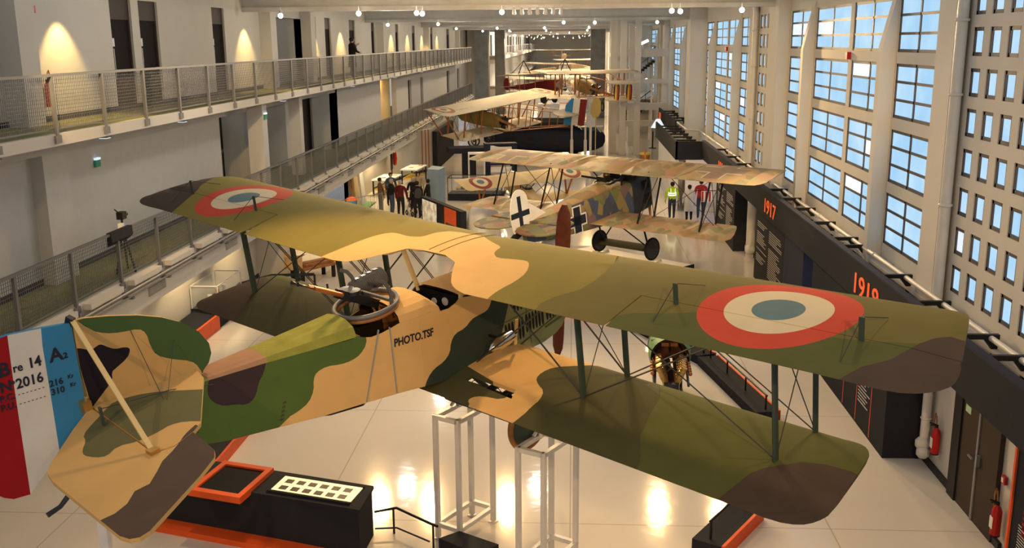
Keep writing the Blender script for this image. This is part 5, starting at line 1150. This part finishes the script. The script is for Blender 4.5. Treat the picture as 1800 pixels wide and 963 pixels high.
# ---- pusher biplanes with open tail booms
def pusher(label, org, hd, pitch, roll, us, uc, ls, gap, tail_x, rudders, tailz, span_t, lin, body, round_=True, wheels=True, nac=True, wings=True):
    A = Aero('pusher_biplane', label, org, hd, pitch, roll, (-.6, 0, -gap-1.1))
    pm = [lin, 'roundel_dark', 'rnd_white', 'rnd_blue', 'line_dark']
    pt = [([(-.05, y-.01), (-.05, y+.01), (-uc+.05, y+.01), (-uc+.05, y-.01)], 4) for y in [k*1.0 for k in range(-int(us)+1, int(us))] if False]
    if round_:
        for s in (-1, 1): pt += circ3(-uc*.5, s*(us-1.15), .72)
    A.wing('upper_wing', us, uc, 0, 0, pm, .01, .5, patches=pt+[([(-uc*.7, s*us*.55-.015), (-uc*.7, s*us*.98), (-uc*.7-.04, s*us*.98), (-uc*.7-.04, s*us*.55-.015)], 4) for s in (-1, 1)])
    for s in (-1, 1): A.wing('lower_wing', ls, uc*.9, -.15, -gap, [lin], .01, .3, .3, side=s)
    for s in (-1, 1):
        for y in [y for y in (.9, 2.3, 4.2, 6.0) if y < ls-.3]:
            A.bars('wing_strut', [((-.3, s*y, .03), (-.4, s*y, -gap+.05)), ((-uc*.75, s*y, .03), (-uc*.75, s*y, -gap+.05))], .08, 'strut_wood')
            A.wires([((-.3, s*y, 0), (-.4, s*(y-1.3 if y > 1 else .4), -gap)), ((-.4, s*y, -gap), (-.3, s*(y-1.3 if y > 1 else .4), 0))], .014)
        if us > ls+1: A.bars('wing_strut', [((-.3, s*(us-.6), 0), (-.4, s*(ls-.3), -gap+.05)), ((-uc*.75, s*(us-.6), 0), (-uc*.75, s*(ls-.3), -gap+.05))], .07, 'strut_wood')
        yb = s*1.1; yt = s*.35
        A.bars('tail_boom', [((-uc*.8, yb, 0), (tail_x, yt, tailz)), ((-uc*.8, yb, -gap+.05), (tail_x, yt, tailz-.75))], .06, 'strut_wood')
        for q in (.25, .5, .75): A.bars('boom_strut', [(Vector((-uc*.8, yb, 0)).lerp(Vector((tail_x, yt, tailz)), q), Vector((-uc*.8, yb, -gap+.05)).lerp(Vector((tail_x, yt, tailz-.75)), q))], .05, 'strut_wood')
    if nac:
        A.fus('nacelle', [(1.7, .12, -gap+.35, -gap+.85), (1.3, .34, -gap+.15, -gap+1.0), (.3, .42, -gap+.1, -gap+1.15), (-.8, .40, -gap+.1, -gap+1.1), (-1.6, .28, -gap+.2, -gap+.95)], body, sq=.6)
        A.part(MB().ring((.2, 0, -gap+1.12), (0, 0, 1), .3, .04, 20, 6).box((-.5, -.2, -gap+1.0), (.5, .2, -gap+1.16)), 'cockpit_rim', 'black')
        mb = MB().lathe((-1.6, 0, -gap+.6), (-1, 0, 0), [(0, .2), (.4, .2), (.4, 0)], 14)
        for i in range(7): mb.bar((-1.85, 0, -gap+.6), (-1.85, .42*math.cos(i*.9), -gap+.6+.42*math.sin(i*.9)), .12)
        A.part(mb, 'engine', 'gunmetal')
        A.part(MB().bar((-2.05, -1.2, -gap+.2), (-2.05, 1.2, -gap+1.0), .05, .16), 'propeller', 'wood')
    for s in (-1, 1):
        if wheels:
            A.bars('gear_strut', [((-.1, s*.9, -gap), (-.3, s*1.0, -gap-.85)), ((-1.3, s*.9, -gap), (-.3, s*1.0, -gap-.85))], .06, 'black')
            for y in (.8, 1.2): A.wheel((-.3, s*y, -gap-.8), .33, 'rubber', None)
    A.plate('stabilizer', smoothpoly([(tail_x+.9, -span_t*.7), (tail_x+.1, -span_t), (tail_x-.5, -span_t*.95), (tail_x-.5, span_t*.95), (tail_x+.1, span_t), (tail_x+.9, span_t*.7)], 1), lin, 'z', .03, tailz+.02)
    return A
F = pusher('pale pusher biplane with roundels and open tail booms, raised on dark stands', (-5.85, 64.6, 4.25), 2.666, .15, -.05, 7.0, 2.1, 5.0, 1.75, -6.6, 1, .30, 1.7, 'grey_linen', 'khaki')
RZ = F.w((-6.6, 0, -.75))
F.plate('rudder', [(-6.1, -.5), (-6.1, .7), (-6.45, 1.2), (-7.5, 1.3), (-7.5, -.3)], ['rud_blue', 'rud_white', 'deep_red'], 'y', .03, 0, [([(-6.62, -2), (-6.62, 2), (-8, 2), (-8, -2)], 1), ([(-7.06, -2), (-7.06, 2), (-8, 2), (-8, -2)], 2)])
tag(MB().prism(smoothpoly([(-.5, 0), (.5, .1), (.45, 1.35), (-.4, 1.25)], 1), lambda u, v, q: (1.5+u*.7, 65+q+u*.3, 3.0+v), 0, .05).bar((1.5, 65.02, 0), (1.5, 65.02, 3.2), .06).box((1.2, 64.8, 0), (1.8, 65.3, .04)).build('rudder_panel', 'yellow_old' if 'yellow_old' in M else mat('yellow_old', (.55, .40, .13), .6)), 'yellowed fabric rudder panel on a stand right of the striped rudder', 'rudder')
for lab, p in (('left white telescopic stand in front of the dark boat hull', (-.04, 69.3)), ('right white telescopic stand in front of the dark boat hull', (.9, 69.1))):
    t = thing('telescopic_stand', lab, 'stand', (*p, 0)); MB().cone((0, 0, .03), (0, 0, 1.2), .11, .11, 14).build('lower_tube', 'white_metal', t); MB().cone((0, 0, 1.2), (0, 0, 2.45), .07, .07, 14).cone((0, 0, 2.45), (0, 0, 2.5), .14, .14, 14).build('upper_tube', 'white_metal', t); MB().cone((0, 0, 0), (0, 0, .04), .25, .25, 14).build('foot', 'white_metal', t)
# stands under the pale pusher
t = thing('display_stand', 'dark T-shaped stand under the pale pusher biplane', 'stand', (-5.9, 56.5, 0), .25)
MB().box((-.35, -.4, 0), (.35, .4, 1.75)).build('column', 'charcoal', t); MB().box((-1.2, -.7, 1.75), (1.2, .7, 2.05)).build('top', 'charcoal', t)
t = thing('display_stand', 'white open frame stand beside the dark stand, under the pale pusher biplane', 'stand', (-5.15, 53.3, 0), .1)
for sx in (-.42, .42):
    for sy_ in (-.35, .35): MB().box((sx-.04, sy_-.04, 0), (sx+.04, sy_+.04, 2.0)).build('leg', 'white_metal', t)
MB().box((-.46, -.39, 2.0), (.46, .39, 2.07)).build('top', 'white_metal', t)
t = thing('display_stand', 'navy frame stand with white panels left of the lozenge wing', 'stand', (-4.0, 55.2, 0), .25)
for sx in (-.75, .75): MB().box((sx-.14, -.3, 0), (sx+.14, .3, 2.3)).build('post', 'navy', t)
MB().box((-.9, -.35, 2.3), (.9, .35, 2.4)).build('top', 'navy', t); MB().box((-.75, -.25, 1.2), (.75, .25, 1.3)).build('shelf', 'navy', t)
for z in (.35, .8, 1.45, 1.9): MB().box((-.6, -.26, z), (.6, -.22, z+.3)).build('panel', 'white', t)
# ---- airship gondola
A = Aero('gondola', 'dark navy boat-shaped gondola with a glazed cabin at its right end', (-1.2, 72, 0), -.12, 0, 0, (0, 0, .1), 'gondola')
mb = MB(); rings = []
for x, hw_, zb, zt in ((-5.2, .5, .75, 1.7), (-4.6, .8, .5, 1.85), (-3, 1.05, .2, 1.95), (0, 1.15, .05, 1.95), (2, 1.1, .1, 1.9), (2.9, .9, .25, 1.75), (3.4, .55, .5, 1.5), (3.55, .2, .8, 1.3)):
    rings.append([(x, hw_*math.copysign(abs(math.cos(a))**.7, math.cos(a)), (zb+zt)/2+(zt-zb)/2*math.copysign(abs(math.sin(a))**.6, math.sin(a))) for a in [2*PI*i/24 for i in range(24)]])
A.part(mb.loft(rings, 0), 'hull', 'navy')
A.part(MB().prism([(-1.1, 1.85), (1.1, 1.85), (.75, 2.25), (0, 2.5), (-.75, 2.25)], lambda u, v, q: (q, u, v), -4.9, 1.3), 'roof', 'charcoal')
mb = MB().loft([[(x, s*q, z) for s, q in ((1, .85), (1, .8), (-1, .8), (-1, .85))] for x, z in ()] if False else [[(2.0, .95, 1.75), (2.0, -.95, 1.75), (3.3, -.5, 1.55), (3.3, .5, 1.55)], [(1.6, .8, 2.25), (1.6, -.8, 2.25), (2.75, -.5, 2.2), (2.75, .5, 2.2)]], 0)
cab = A.part(mb, 'cabin_window', 'smoked_glass')
mb = MB()
for a, b in (((2.0, .95, 1.75), (1.6, .8, 2.25)), ((2.0, -.95, 1.75), (1.6, -.8, 2.25)), ((3.3, -.5, 1.55), (2.75, -.5, 2.2)), ((3.3, .5, 1.55), (2.75, .5, 2.2)), ((2.65, -.72, 1.65), (2.2, -.65, 2.22)), ((3.3, 0, 1.55), (2.75, 0, 2.2))): A.part(MB().bar(a, b, .06), 'window_bar', 'white_metal')
A.part(MB().box((1.3, -.9, 2.22), (2.8, .9, 2.28)), 'cabin_roof', 'charcoal')
mb = MB()
for i in range(3): A.part(MB().box((-3.6+i*1.6, -1.18, .75), (-2.9+i*1.6, -1.0, 1.0)), 'hatch', 'black')
A.part(MB().box((-3, -.5, 0), (-2.4, .5, .3)).box((1, -.5, 0), (1.6, .5, .3)), 'cradle', 'charcoal')
# ---- pusher with the Belgian-striped twin rudders
F = pusher('pusher biplane with twin black, yellow and red striped rudders, its tail towards the camera', (.9, 68.6, 5.9), 1.93, .10, 0, 3.4, 1.6, 3.2, 1.6, -6.2, 0, .02, 1.0, 'grey_linen', 'khaki', False)
for y in (-.42, .42): F.plate('rudder', smoothpoly([(-5.95, -.95), (-5.95, .0), (-6.6, .02), (-6.75, -.15), (-6.75, -.85), (-6.6, -1.0)], 1), ['black', 'yellow', 'red'], 'y', .03, y, [([(-6.2, -2), (-6.2, 1), (-8, 1), (-8, -2)], 1), ([(-6.47, -2), (-6.47, 1), (-8, 1), (-8, -2)], 2)])
F.plate('lower_stabilizer', smoothpoly([(-5.4, -.8), (-6.0, -1.0), (-6.5, -.9), (-6.5, .9), (-6.0, 1.0), (-5.4, .8)], 1), 'grey_linen', 'z', .03, -1.02)
F.part(MB().box((-1.4, -.3, -3.55), (-1.2, .3, -1.5)).bar((-1.3, -.9, -3.55), (-1.3, .9, -3.55), .08), 'carrier', 'white_metal')
pz = F.w((-1.3, 0, -3.6)); t = thing('support_column', 'slim grey column carrying the pusher biplane with the striped rudders', 'stand', (pz.x, pz.y, 0)); MB().cone((0, 0, .05), (0, 0, pz.z), .09).build('column', 'white_metal', t); MB().box((-.6, -.6, 0), (.6, .6, .05)).build('foot', 'charcoal', t)
# ---- generic smaller planes further back
def far_plane(label, org, hd, pitch, us, uc, fm, wm, bi=True, ru='rud_white', wz_=0, red=None, group=None):
    A = Aero('biplane' if bi else 'monoplane', label, org, hd, pitch, 0, (-.4, 0, -2.6), group=group)
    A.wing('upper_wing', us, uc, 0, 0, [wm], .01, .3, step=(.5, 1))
    if bi:
        for s in (-1, 1): A.wing('lower_wing', us*.92, uc*.9, -.1, -1.5, [wm], .01, .3, .3, side=s, step=(.5, 1))
    A.fus('fuselage', [(1.1, .28, -1.45, -.75), (.8, .38, -1.55, -.6), (-1, .38, -1.55, -.6), (-3, .24, -1.35, -.75), (-5, .06, -1.1, -.85)], fm, sq=.5)
    A.part(MB().lathe((1.1, 0, -1.1), (1, 0, 0), [(-.4, .42), (0, .40), (.05, .2), (.05, 0)], 16), 'cowl', 'steel')
    A.part(MB().bar((1.25, -.2, -2.2), (1.25, .2, 0), .04, .16), 'propeller', 'wood')
    A.plate('rudder', smoothpoly([(-4.9, -1.2), (-4.9, -.3), (-5.2, 0), (-5.6, -.2), (-5.7, -.9), (-5.4, -1.25)], 1), ru, 'y')
    A.plate('stabilizer', smoothpoly([(-4.1, -.4), (-4.4, -1.5), (-5.2, -1.5), (-5.2, 1.5), (-4.4, 1.5), (-4.1, .4)], 1), wm, 'z', .02, -.9)
    for s in (-1, 1):
        for y in ((us*.35, us*.75) if bi else (us*.45,)):
            A.bars('wing_strut', [((-.2, s*y, .02), (-.3, s*(y if bi else .3), -1.45)), ((-uc*.75, s*y, .02), (-uc*.75, s*(y if bi else .3), -1.45))], .06, 'strut_wood')
        A.bars('cabane_strut', [((-.2, s*.3, -.6), (-.2, s*.4, .02)), ((-1.0, s*.3, -.6), (-1.1, s*.4, .02))], .05, 'strut_wood')
        A.bars('gear_strut', [((-.3, s*.8, -2.45), (.2, s*.3, -1.5)), ((-.3, s*.8, -2.45), (-.9, s*.3, -1.5))], .05, 'strut_wood'); A.wheel((-.3, s*.85, -2.4), .33)
    A.part(MB().cone((-.3, -.85, -2.4), (-.3, .85, -2.4), .03), 'axle', 'black')
    return A
def under(A, label, z=-2.75, x=-.4):
    p = A.w((x, 0, z))
    if p.z < .12: return
    t = thing('display_podium', label, 'plinth', (p.x, p.y, 0)); MB().box((-1.2, -1.2, 0), (1.2, 1.2, .08)).box((-1.0, -1.0, .08), (1.0, 1.0, p.z)).build('body', 'white', t); MB().box((-1.22, -1.22, 0), (1.22, 1.22, .05)).build('orange_strip', 'orange', t)
A = far_plane('red fuselage monoplane with cream wings and wire pylons, beyond the dark gondola', (-2.1, 95, 4.9), -.6, .08, 6.0, 2.0, 'deep_red', 'grey_linen', True, 'deep_red')
for y in (-3.6, 3.0): A.bars('wire_pylon', [((-.3, y-.9, .1), (-.3, y, 1.3)), ((-.3, y+.9, .1), (-.3, y, 1.3)), ((-1.2, y-.9, .1), (-.3, y, 1.3))], .07, 'black')
under(A, 'white podium under the red fuselage plane')
for lab, org, hd, pt_, us, uc, fm, wm, bi, ru in (
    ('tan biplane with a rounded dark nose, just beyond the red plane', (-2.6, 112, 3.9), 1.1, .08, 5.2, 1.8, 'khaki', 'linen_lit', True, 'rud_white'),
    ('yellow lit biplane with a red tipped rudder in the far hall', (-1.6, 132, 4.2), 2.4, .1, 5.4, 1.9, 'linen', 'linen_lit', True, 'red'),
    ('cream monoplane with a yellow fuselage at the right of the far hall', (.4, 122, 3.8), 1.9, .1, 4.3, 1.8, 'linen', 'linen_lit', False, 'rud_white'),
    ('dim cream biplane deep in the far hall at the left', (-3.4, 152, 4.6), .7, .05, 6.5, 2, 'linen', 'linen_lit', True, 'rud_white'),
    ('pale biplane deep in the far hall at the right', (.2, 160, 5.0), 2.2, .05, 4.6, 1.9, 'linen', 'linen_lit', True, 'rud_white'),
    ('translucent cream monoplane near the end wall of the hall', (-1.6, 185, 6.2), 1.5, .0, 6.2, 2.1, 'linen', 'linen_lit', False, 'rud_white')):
    A = far_plane(lab, org, hd, pt_, us, uc, fm, wm, bi, ru); under(A, 'white podium with an orange foot under the '+lab.split(' in ')[0].split(',')[0].split(' deep')[0].split(' near')[0].split(' at ')[0])
# ================================================================== LEFT-HAND FURNITURE
t = thing('photo_panel', 'low exhibit panel with lit photographs and an orange screen niche, left of the lozenge biplane', 'display panel', (-6.3, 41.6, 0), math.atan2(-3.9, 2.12))
MB().box((0, -.12, 0), (4.44, .12, 1.5)).build('board', 'charcoal', t)
for i in range(2): MB().box((.15+i*.85, -.135, .12), (.95+i*.85, -.12, 1.42)).build('photo_sheet', 'light_photo' if 'light_photo' in M else mat('light_photo', (.62, .56, .42), .6, emit=.35, var=.5, scale=4), t)
mb = MB().box((2.75, -.15, .85), (3.95, -.12, 1.45)).box((2.75, -.15, .0), (2.87, -.12, .85)).box((3.83, -.15, 0), (3.95, -.12, .85)); mb.build('orange_frame', 'orange', t); MB().box((2.87, -.14, .1), (3.83, -.12, .85)).build('screen', 'screen', t)
tag(MB().prism([(-6.95, 47.2), (-6.35, 46.9), (-6.2, 48.0), (-6.9, 48.6)], lambda u, v, q: (u, v, q), 0, 1.95).build('tall_box', 'blue_box'), 'tall pale blue box behind the photo panel', 'box')
t = thing('glass_case', 'glass display case with dark mechanical parts, behind the small cream biplane', 'display case', (-4.9, 50.4, 0), -.05)
MB().box((-1.4, -.6, 0), (1.4, .6, .35)).build('base', 'charcoal', t); MB().box((-1.38, -.58, .35), (1.38, .58, 1.15)).build('glass_box', 'glass', t)
mb = MB()
for sx in (-1.39, 1.39):
    for sy_ in (-.59, .59): mb.bar((sx, sy_, .35), (sx, sy_, 1.16), .03)
for z in (1.16,): mb.bar((-1.39, -.59, z), (1.39, -.59, z), .03).bar((-1.39, .59, z), (1.39, .59, z), .03).bar((-1.39, -.59, z), (-1.39, .59, z), .03).bar((1.39, -.59, z), (1.39, .59, z), .03)
mb.build('frame', 'charcoal', t)
t = thing('machine_gun', 'dark machine gun lying inside the glass case', 'machine gun', (-5.2, 50.4, .37), -.05)
MB().bar((-.5, 0, .2), (.3, 0, .2), .1, .14).bar((.3, 0, .22), (.8, 0, .22), .04).bar((-.2, 0, 0), (-.2, 0, .2), .05).bar((.2, -.15, .0), (.2, 0, .2), .03).bar((.2, .15, 0), (.2, 0, .2), .03).build('gun_body', 'gunmetal', t); MB().cone((-.5, 0, .2), (-.75, 0, .18), .09).build('drum', 'brass', t)
# dark slatted wall and the curved white wall behind the tables
mb = MB().box((-8.75, 62, 0), (-8.5, 71, 2.45), 0)
for i in range(30): mb.box((-8.5, 62.05+i*.3, .05), (-8.46, 62.2+i*.3, 2.4), 0)
struct('trim_260', mb, 'charcoal')
pts = [(-11, 52.5), (-10.6, 55.5), (-10.0, 58.5), (-9.4, 60.8), (-8.75, 62.2)]
mb = MB()
for a, b in zip(pts[:-1], pts[1:]): mb.prism([a, b, (b[0]-.2, b[1]+.1), (a[0]-.2, a[1]+.1)], lambda u, v, q: (u, v, q), 0, 2.6).prism([(a[0]+.02, a[1]), (b[0]+.02, b[1]), (b[0]-.02, b[1]), (a[0]-.02, a[1])], lambda u, v, q: (u, v, q), 0, .14, 1)
struct('wall_curved', mb, ['wall', 'skirting'])
for i, (x, y) in enumerate(((-9.25, 61.0), (-9.1, 61.4), (-8.95, 61.7))): tag(MB().bar((x, y, 0), (x, y, 2.6), .06).build('wooden_pole', 'strut_wood'), 'brown pole leaning at the end of the curved white wall', 'pole', 'poles at the end of the curved wall')
t = thing('hose_reel', 'red fire hose reel on a dark panel behind the tables', 'fire hose reel', (-10.1, 55.4, 0), .12)
MB().box((-.1, -.5, .9), (-.02, .5, 2.1)).bar((-.06, 0, 0), (-.06, 0, .9), .06).build('panel', 'black', t); MB().ring((.12, .1, 1.5), (1, .1, 0), .3, .1, 24, 8).build('reel', 'red', t); MB().lathe((.1, .1, 1.5), (1, 0, 0), [(-.1, .08), (.15, .08), (.15, 0)], 12).build('hub', 'steel', t)
for lab, x, y in (('nearer white work table under the lower walkway', -9.95, 52.6), ('further white work table by the hose reel', -9.15, 56.9)):
    t = thing('work_table', lab, 'table', (x, y, 0), -.1)
    MB().box((-.5, -1.2, .78), (.5, 1.2, .84)).build('tabletop', 'silk_white', t)
    for sx in (-.42, .42):
        for sy_ in (-1.1, 1.1): MB().box((sx-.035, sy_-.035, 0), (sx+.035, sy_+.035, .78)).build('leg', 'navy', t)
    MB().box((-.4, -1.0, .3), (.4, 1.0, .34)).build('shelf', 'yellow', t)
    random.seed(int(y)); 
    for i in range(4): tag(MB().box((-.12, -.09, 0), (.12, .09, .015+.02*(i % 2))).build('paper_pile', 'paper' if i % 2 == 0 else 'pale_wood', None, (x-.3+.2*i, y-.8+.5*i, .84)), 'loose papers lying on a white work table', 'papers', 'papers on the work tables')
for lab, x, y, hgt, m in (('pale green board leaning in the warm recess below the walkway', -10.75, 47.0, 2.2, 'old_linen'), ('white board leaning in the warm recess, right of the pale green board', -10.7, 48.1, 2.3, 'white'), ('dark wooden plank leaning in the warm recess', -10.65, 46.1, 2.1, 'wood')):
    tag(MB().prism([(0, 0), (.08, 0), (-.12, hgt), (-.2, hgt)], lambda u, v, q: (x+u, y+q, v), 0, .8 if m != 'wood' else .18).build('leaning_board', m, None, (.3, 0, 0)), lab, 'board')
tag(MB().box((-10.9, 45.5, 0), (-9.9, 49.2, .06)).build('floor_mat', 'green_floor'), 'green mat on the floor in front of the leaning boards', 'mat')
t = thing('waste_bin', 'blue bin with an orange lid below the lower walkway', 'bin', (-10.2, 45.0, 0)); MB().lathe((0, 0, 0), (0, 0, 1), [(0, .2), (.75, .26), (.78, .26)], 18).build('body', 'rud_blue', t); MB().lathe((0, 0, .78), (0, 0, 1), [(0, .27), (.12, .22), (.18, 0)], 18).build('lid', 'orange', t)
t = thing('mesh_fence', 'grey mesh fence panel left of the visitors', 'fence', (-10.5, 42.6, 0), .95)
mb = MB()
for i in range(26): mb.bar((i*.12, 0, .1), (i*.12, 0, 1.1), .012)
mb.bar((0, 0, .1), (3, 0, .1), .03).bar((0, 0, 1.1), (3, 0, 1.1), .03); mb.build('mesh', 'steel', t)
for x in (0, 3.0): MB().bar((x, 0, 0), (x, 0, 1.15), .05).bar((x, -.3, .02), (x, .3, .02), .05).build('post', 'steel', t)
t = thing('wooden_cart', 'trolley with a wooden beam and a cardboard box behind the left wing', 'trolley', (-8.95, 32.6, 0), .9)
MB().box((-.6, -.35, .42), (.9, .35, .5)).build('platform', 'wood', t)
for sx in (-.5, .8):
    for sy_ in (-.28, .28): MB().box((sx-.05, sy_-.05, .0), (sx+.05, sy_+.05, .42)).build('leg', 'charcoal', t)
o = tag(MB().bar((-.3, .1, .56), (3.2, .1, .56), .28, .1).bar((-.3, -.15, .55), (2.6, -.15, .55), .08, .08).build('wooden_beam', 'wood'), 'long brown wooden beam lying on the trolley behind the left wing', 'beam'); o.location = (-8.95, 32.6, 0); o.rotation_euler = (0, 0, .9)
t = thing('cardboard_box', 'open cardboard box left of the wooden beam', 'box', (-9.35, 32.1, .5), .9)
MB().box((-.22, -.2, 0), (.22, .2, .4)).build('body', 'pale_wood', t); MB().add([(-.22, -.2, .4), (.22, -.2, .4), (.3, -.34, .5), (-.3, -.34, .5)], [(0, 1, 2, 3)]).add([(-.22, .2, .4), (.22, .2, .4), (.3, .34, .48), (-.3, .34, .48)], [(0, 1, 2, 3)]).build('flap', 'pale_wood', t)
t = thing('glass_case', 'lit glass case against the left ground wall, behind the rudder', 'display case', (-10.4, 27.7, 0))
MB().box((-.4, -1.0, 0), (.4, 1.0, .55)).build('base', 'charcoal', t); MB().box((-.38, -.98, .55), (.38, .98, 1.2)).build('glass_box', 'glass', t)
mb = MB()
for sx in (-.39, .39):
    for sy_ in (-.99, .99): mb.bar((sx, sy_, .55), (sx, sy_, 1.21), .025)
    mb.bar((sx, -.99, 1.21), (sx, .99, 1.21), .025)
for sy_ in (-.99, .99): mb.bar((-.39, sy_, 1.21), (.39, sy_, 1.21), .025)
mb.build('frame', 'white_metal', t)
for i in range(3): tag(MB().lathe((0, 0, 0), (0, 0, 1), [(0, .09), (.06, .1), (.2, .05), (.32, .07), (.33, 0)], 14).build('exhibit_part', 'white' if i != 1 else 'brass', None, (-10.4, 27.1+i*.6, .55)), 'small exhibit standing inside the lit glass case', 'exhibit', 'exhibits in the left glass case')
t = thing('exhibit_ledge', 'low grey exhibit ledge with an orange edge near the left wing tip', 'display ledge', (-10.35, 25.7, 0))
MB().prism([(-.38, 0), (.3, 0), (.3, .38), (-.38, .5)], lambda u, v, q: (u, q, v), -.9, .9).build('body', 'charcoal', t); MB().prism([(.3, 0), (.37, 0), (.37, .42), (.3, .42)], lambda u, v, q: (u, q, v), -.92, .92).build('orange_end', 'orange', t)
t = thing('floor_rail', 'black low rail on the floor beyond the left lower wing tip', 'rail', (-10.1, 26.3, 0))
MB().tube([(0, 0, .35), (-.6, 4.2, .35), (.1, 5.4, .35), (1.5, 5.6, .35)], .05, 8).build('rail', 'black', t)
for p in ((0, 0), (-.6, 4.2), (1.5, 5.6)): MB().bar((*p, 0), (*p, .35), .06).build('post', 'black', t)
# camera tripod on the lower walkway and a cloth on the rail
t = thing('camera_tripod', 'camera on a tripod standing on the lower walkway behind the railing', 'tripod', (-9.78, 20.75, LOZ))
for a in (0, 2.1, 4.2): MB().bar((0, 0, .95), (.2*math.cos(a), .32*math.sin(a), 0), .035).build('leg', 'black', t)
MB().cone((0, 0, .9), (0, 0, 1.2), .025).build('column', 'gunmetal', t); MB().box((-.07, -.1, 1.18), (.07, .1, 1.34)).cone((.0, .1, 1.26), (0, .24, 1.26), .045).bar((0, -.06, 1.3), (0, -.3, 1.44), .02).build('camera_body', 'black', t); MB().box((-.04, -.14, .94), (.05, -.02, 1.1)).build('bag', 'silk_white', t)
tag(MB().loft([[(XE+dx, y, LOZ+z) for dx, z in ((-.06, .8), (-.05, 1.1), (.05, 1.1), (.06, .9))] for y in (19.5, 20.0, 20.5)], 0).build('grey_cloth', 'charcoal'), 'dark grey cloth hung over the lower walkway rail beside the tripod', 'cloth')
# ================================================================== STAIR TOWER AT THE RIGHT
for i, (x, y, s_) in enumerate(((2.9, 72, .5), (3.5, 70.5, .42), (4.5, 77, .55), (4.5, 70.5, .42))):
    struct('trim_%d' % (270+i), MB().box((x-s_/2, y-s_/2, 0), (x+s_/2, y+s_/2, 9.7)), 'wall')
for i, (z, h_) in enumerate(((6.75, .55), (4.9, .3), (3.05, .5), (1.9, .4))):
    struct('trim_%d' % (280+i), MB().box((2.9, 71.8, z), (6.9, 72.2, z+h_)), 'wall')
struct('wall_stair', MB().box((3.3, 92, 0), (7.1, 92.3, 9.7)).box((3.3, 88, 0), (6.9, 88.3, 1.6)).box((3.2, 84, 3.1), (6.9, 92, 3.3)).box((3.2, 84, 6.5), (6.9, 92, 6.75)), 'wall')
for lab, z in (('upper stair flight with a dark railing in the white stair tower', 4.9), ('lower stair flight with a dark railing in the white stair tower', 1.6)):
    t = thing('stair_flight', lab, 'stairs', (4.3, 79 if z > 3 else 80.8, z))
    mb = MB()
    for i in range(10): mb.box((i*.2, 0, i*.16-.16), (i*.2+.26, 1.2, i*.16))
    mb.build('steps', 'charcoal', t)
    MB().bar((0, 0, .95), (2.1, 0, 2.5), .06).bar((0, 0, .5), (2.1, 0, 2.05), .03).build('handrail', 'black', t)
    MB().bar((1.9, .6, -z), (1.9, .6, 1.3), .14).bar((.1, .6, -z), (.1, .6, -.1), .14).build('support', 'white', t)
    for i in range(5): MB().bar((i*.5, 0, i*.4-.1), (i*.5, 0, i*.4+.95+(-.07*i if False else 0)), .04).build('baluster', 'black', t)
for lab, z in (('upper tilted tube lamp in the stair tower', 7.7), ('lower tilted tube lamp in the stair tower', 5.0)):
    t = thing('tube_lamp', lab, 'lamp', (4.95, 72.6, z)); MB().cone((-.38, 0, -.17), (.38, 0, .17), .09, .09, 10).build('tube', 'tube_light', t); MB().bar((-.38, .0, -.2), (.38, .0, .14), .06).bar((0, 0, -.05), (0, -.42, -.4 if z > 6 else -.02), .06).build('holder', 'white_metal', t)
t = thing('barrier_post', 'black barrier post standing near the stair tower', 'post', (6.0, 75, 0)); MB().cone((0, 0, .02), (0, 0, 1.25), .05).build('pole', 'black', t); MB().cone((0, 0, 0), (0, 0, .05), .3, .28, 16).build('foot', 'black', t)
t = thing('shaded_lamp', 'white lamp with a bright conical shade at the end of the sign band', 'lamp', (5.0, 58.9, 2.9)); MB().lathe((0, 0, 0), (0, 0, 1), [(0, .42), (.5, .12), (.5, 0)], 18).build('shade', M['pane_pale'], t); MB().cone((0, 0, -.45), (0, 0, .1), .05).build('stem', 'steel', t)
t = thing('bin', 'brown cylinder with a yellow lid below the sign band', 'bin', (4.4, 60.5, 0)); MB().cone((0, 0, 0), (0, 0, 1.15), .3, .3, 18).build('body', 'wood', t); MB().cone((0, 0, 1.15), (0, 0, 1.25), .32, .32, 18).build('lid', 'yellow', t)
for i, (x, y) in enumerate(((-2.0, 88), (-.2, 88.4), (1.0, 88.2))):
    t = thing('folding_chair', ['left', 'middle', 'right'][i]+' of three dark chairs in front of the white tables beyond the gondola', 'chair', (x*.8, y, 0)); MB().box((-.22, -.2, .42), (.22, .22, .46)).build('seat', 'navy', t); MB().box((-.22, .2, .5), (.22, .24, .9)).build('backrest', 'navy', t)
    for sx in (-.2, .2):
        for sy_ in (-.18, .2): MB().bar((sx, sy_, 0), (sx, sy_, .45), .04).build('leg', 'black', t)
tag(MB().box((-3.2, 90, 0), (1.6, 91.6, .76)).box((-3.25, 89.95, .76), (1.65, 91.65, .8)).build('display_table', 'silk_white'), 'long white covered table beyond the gondola', 'table')
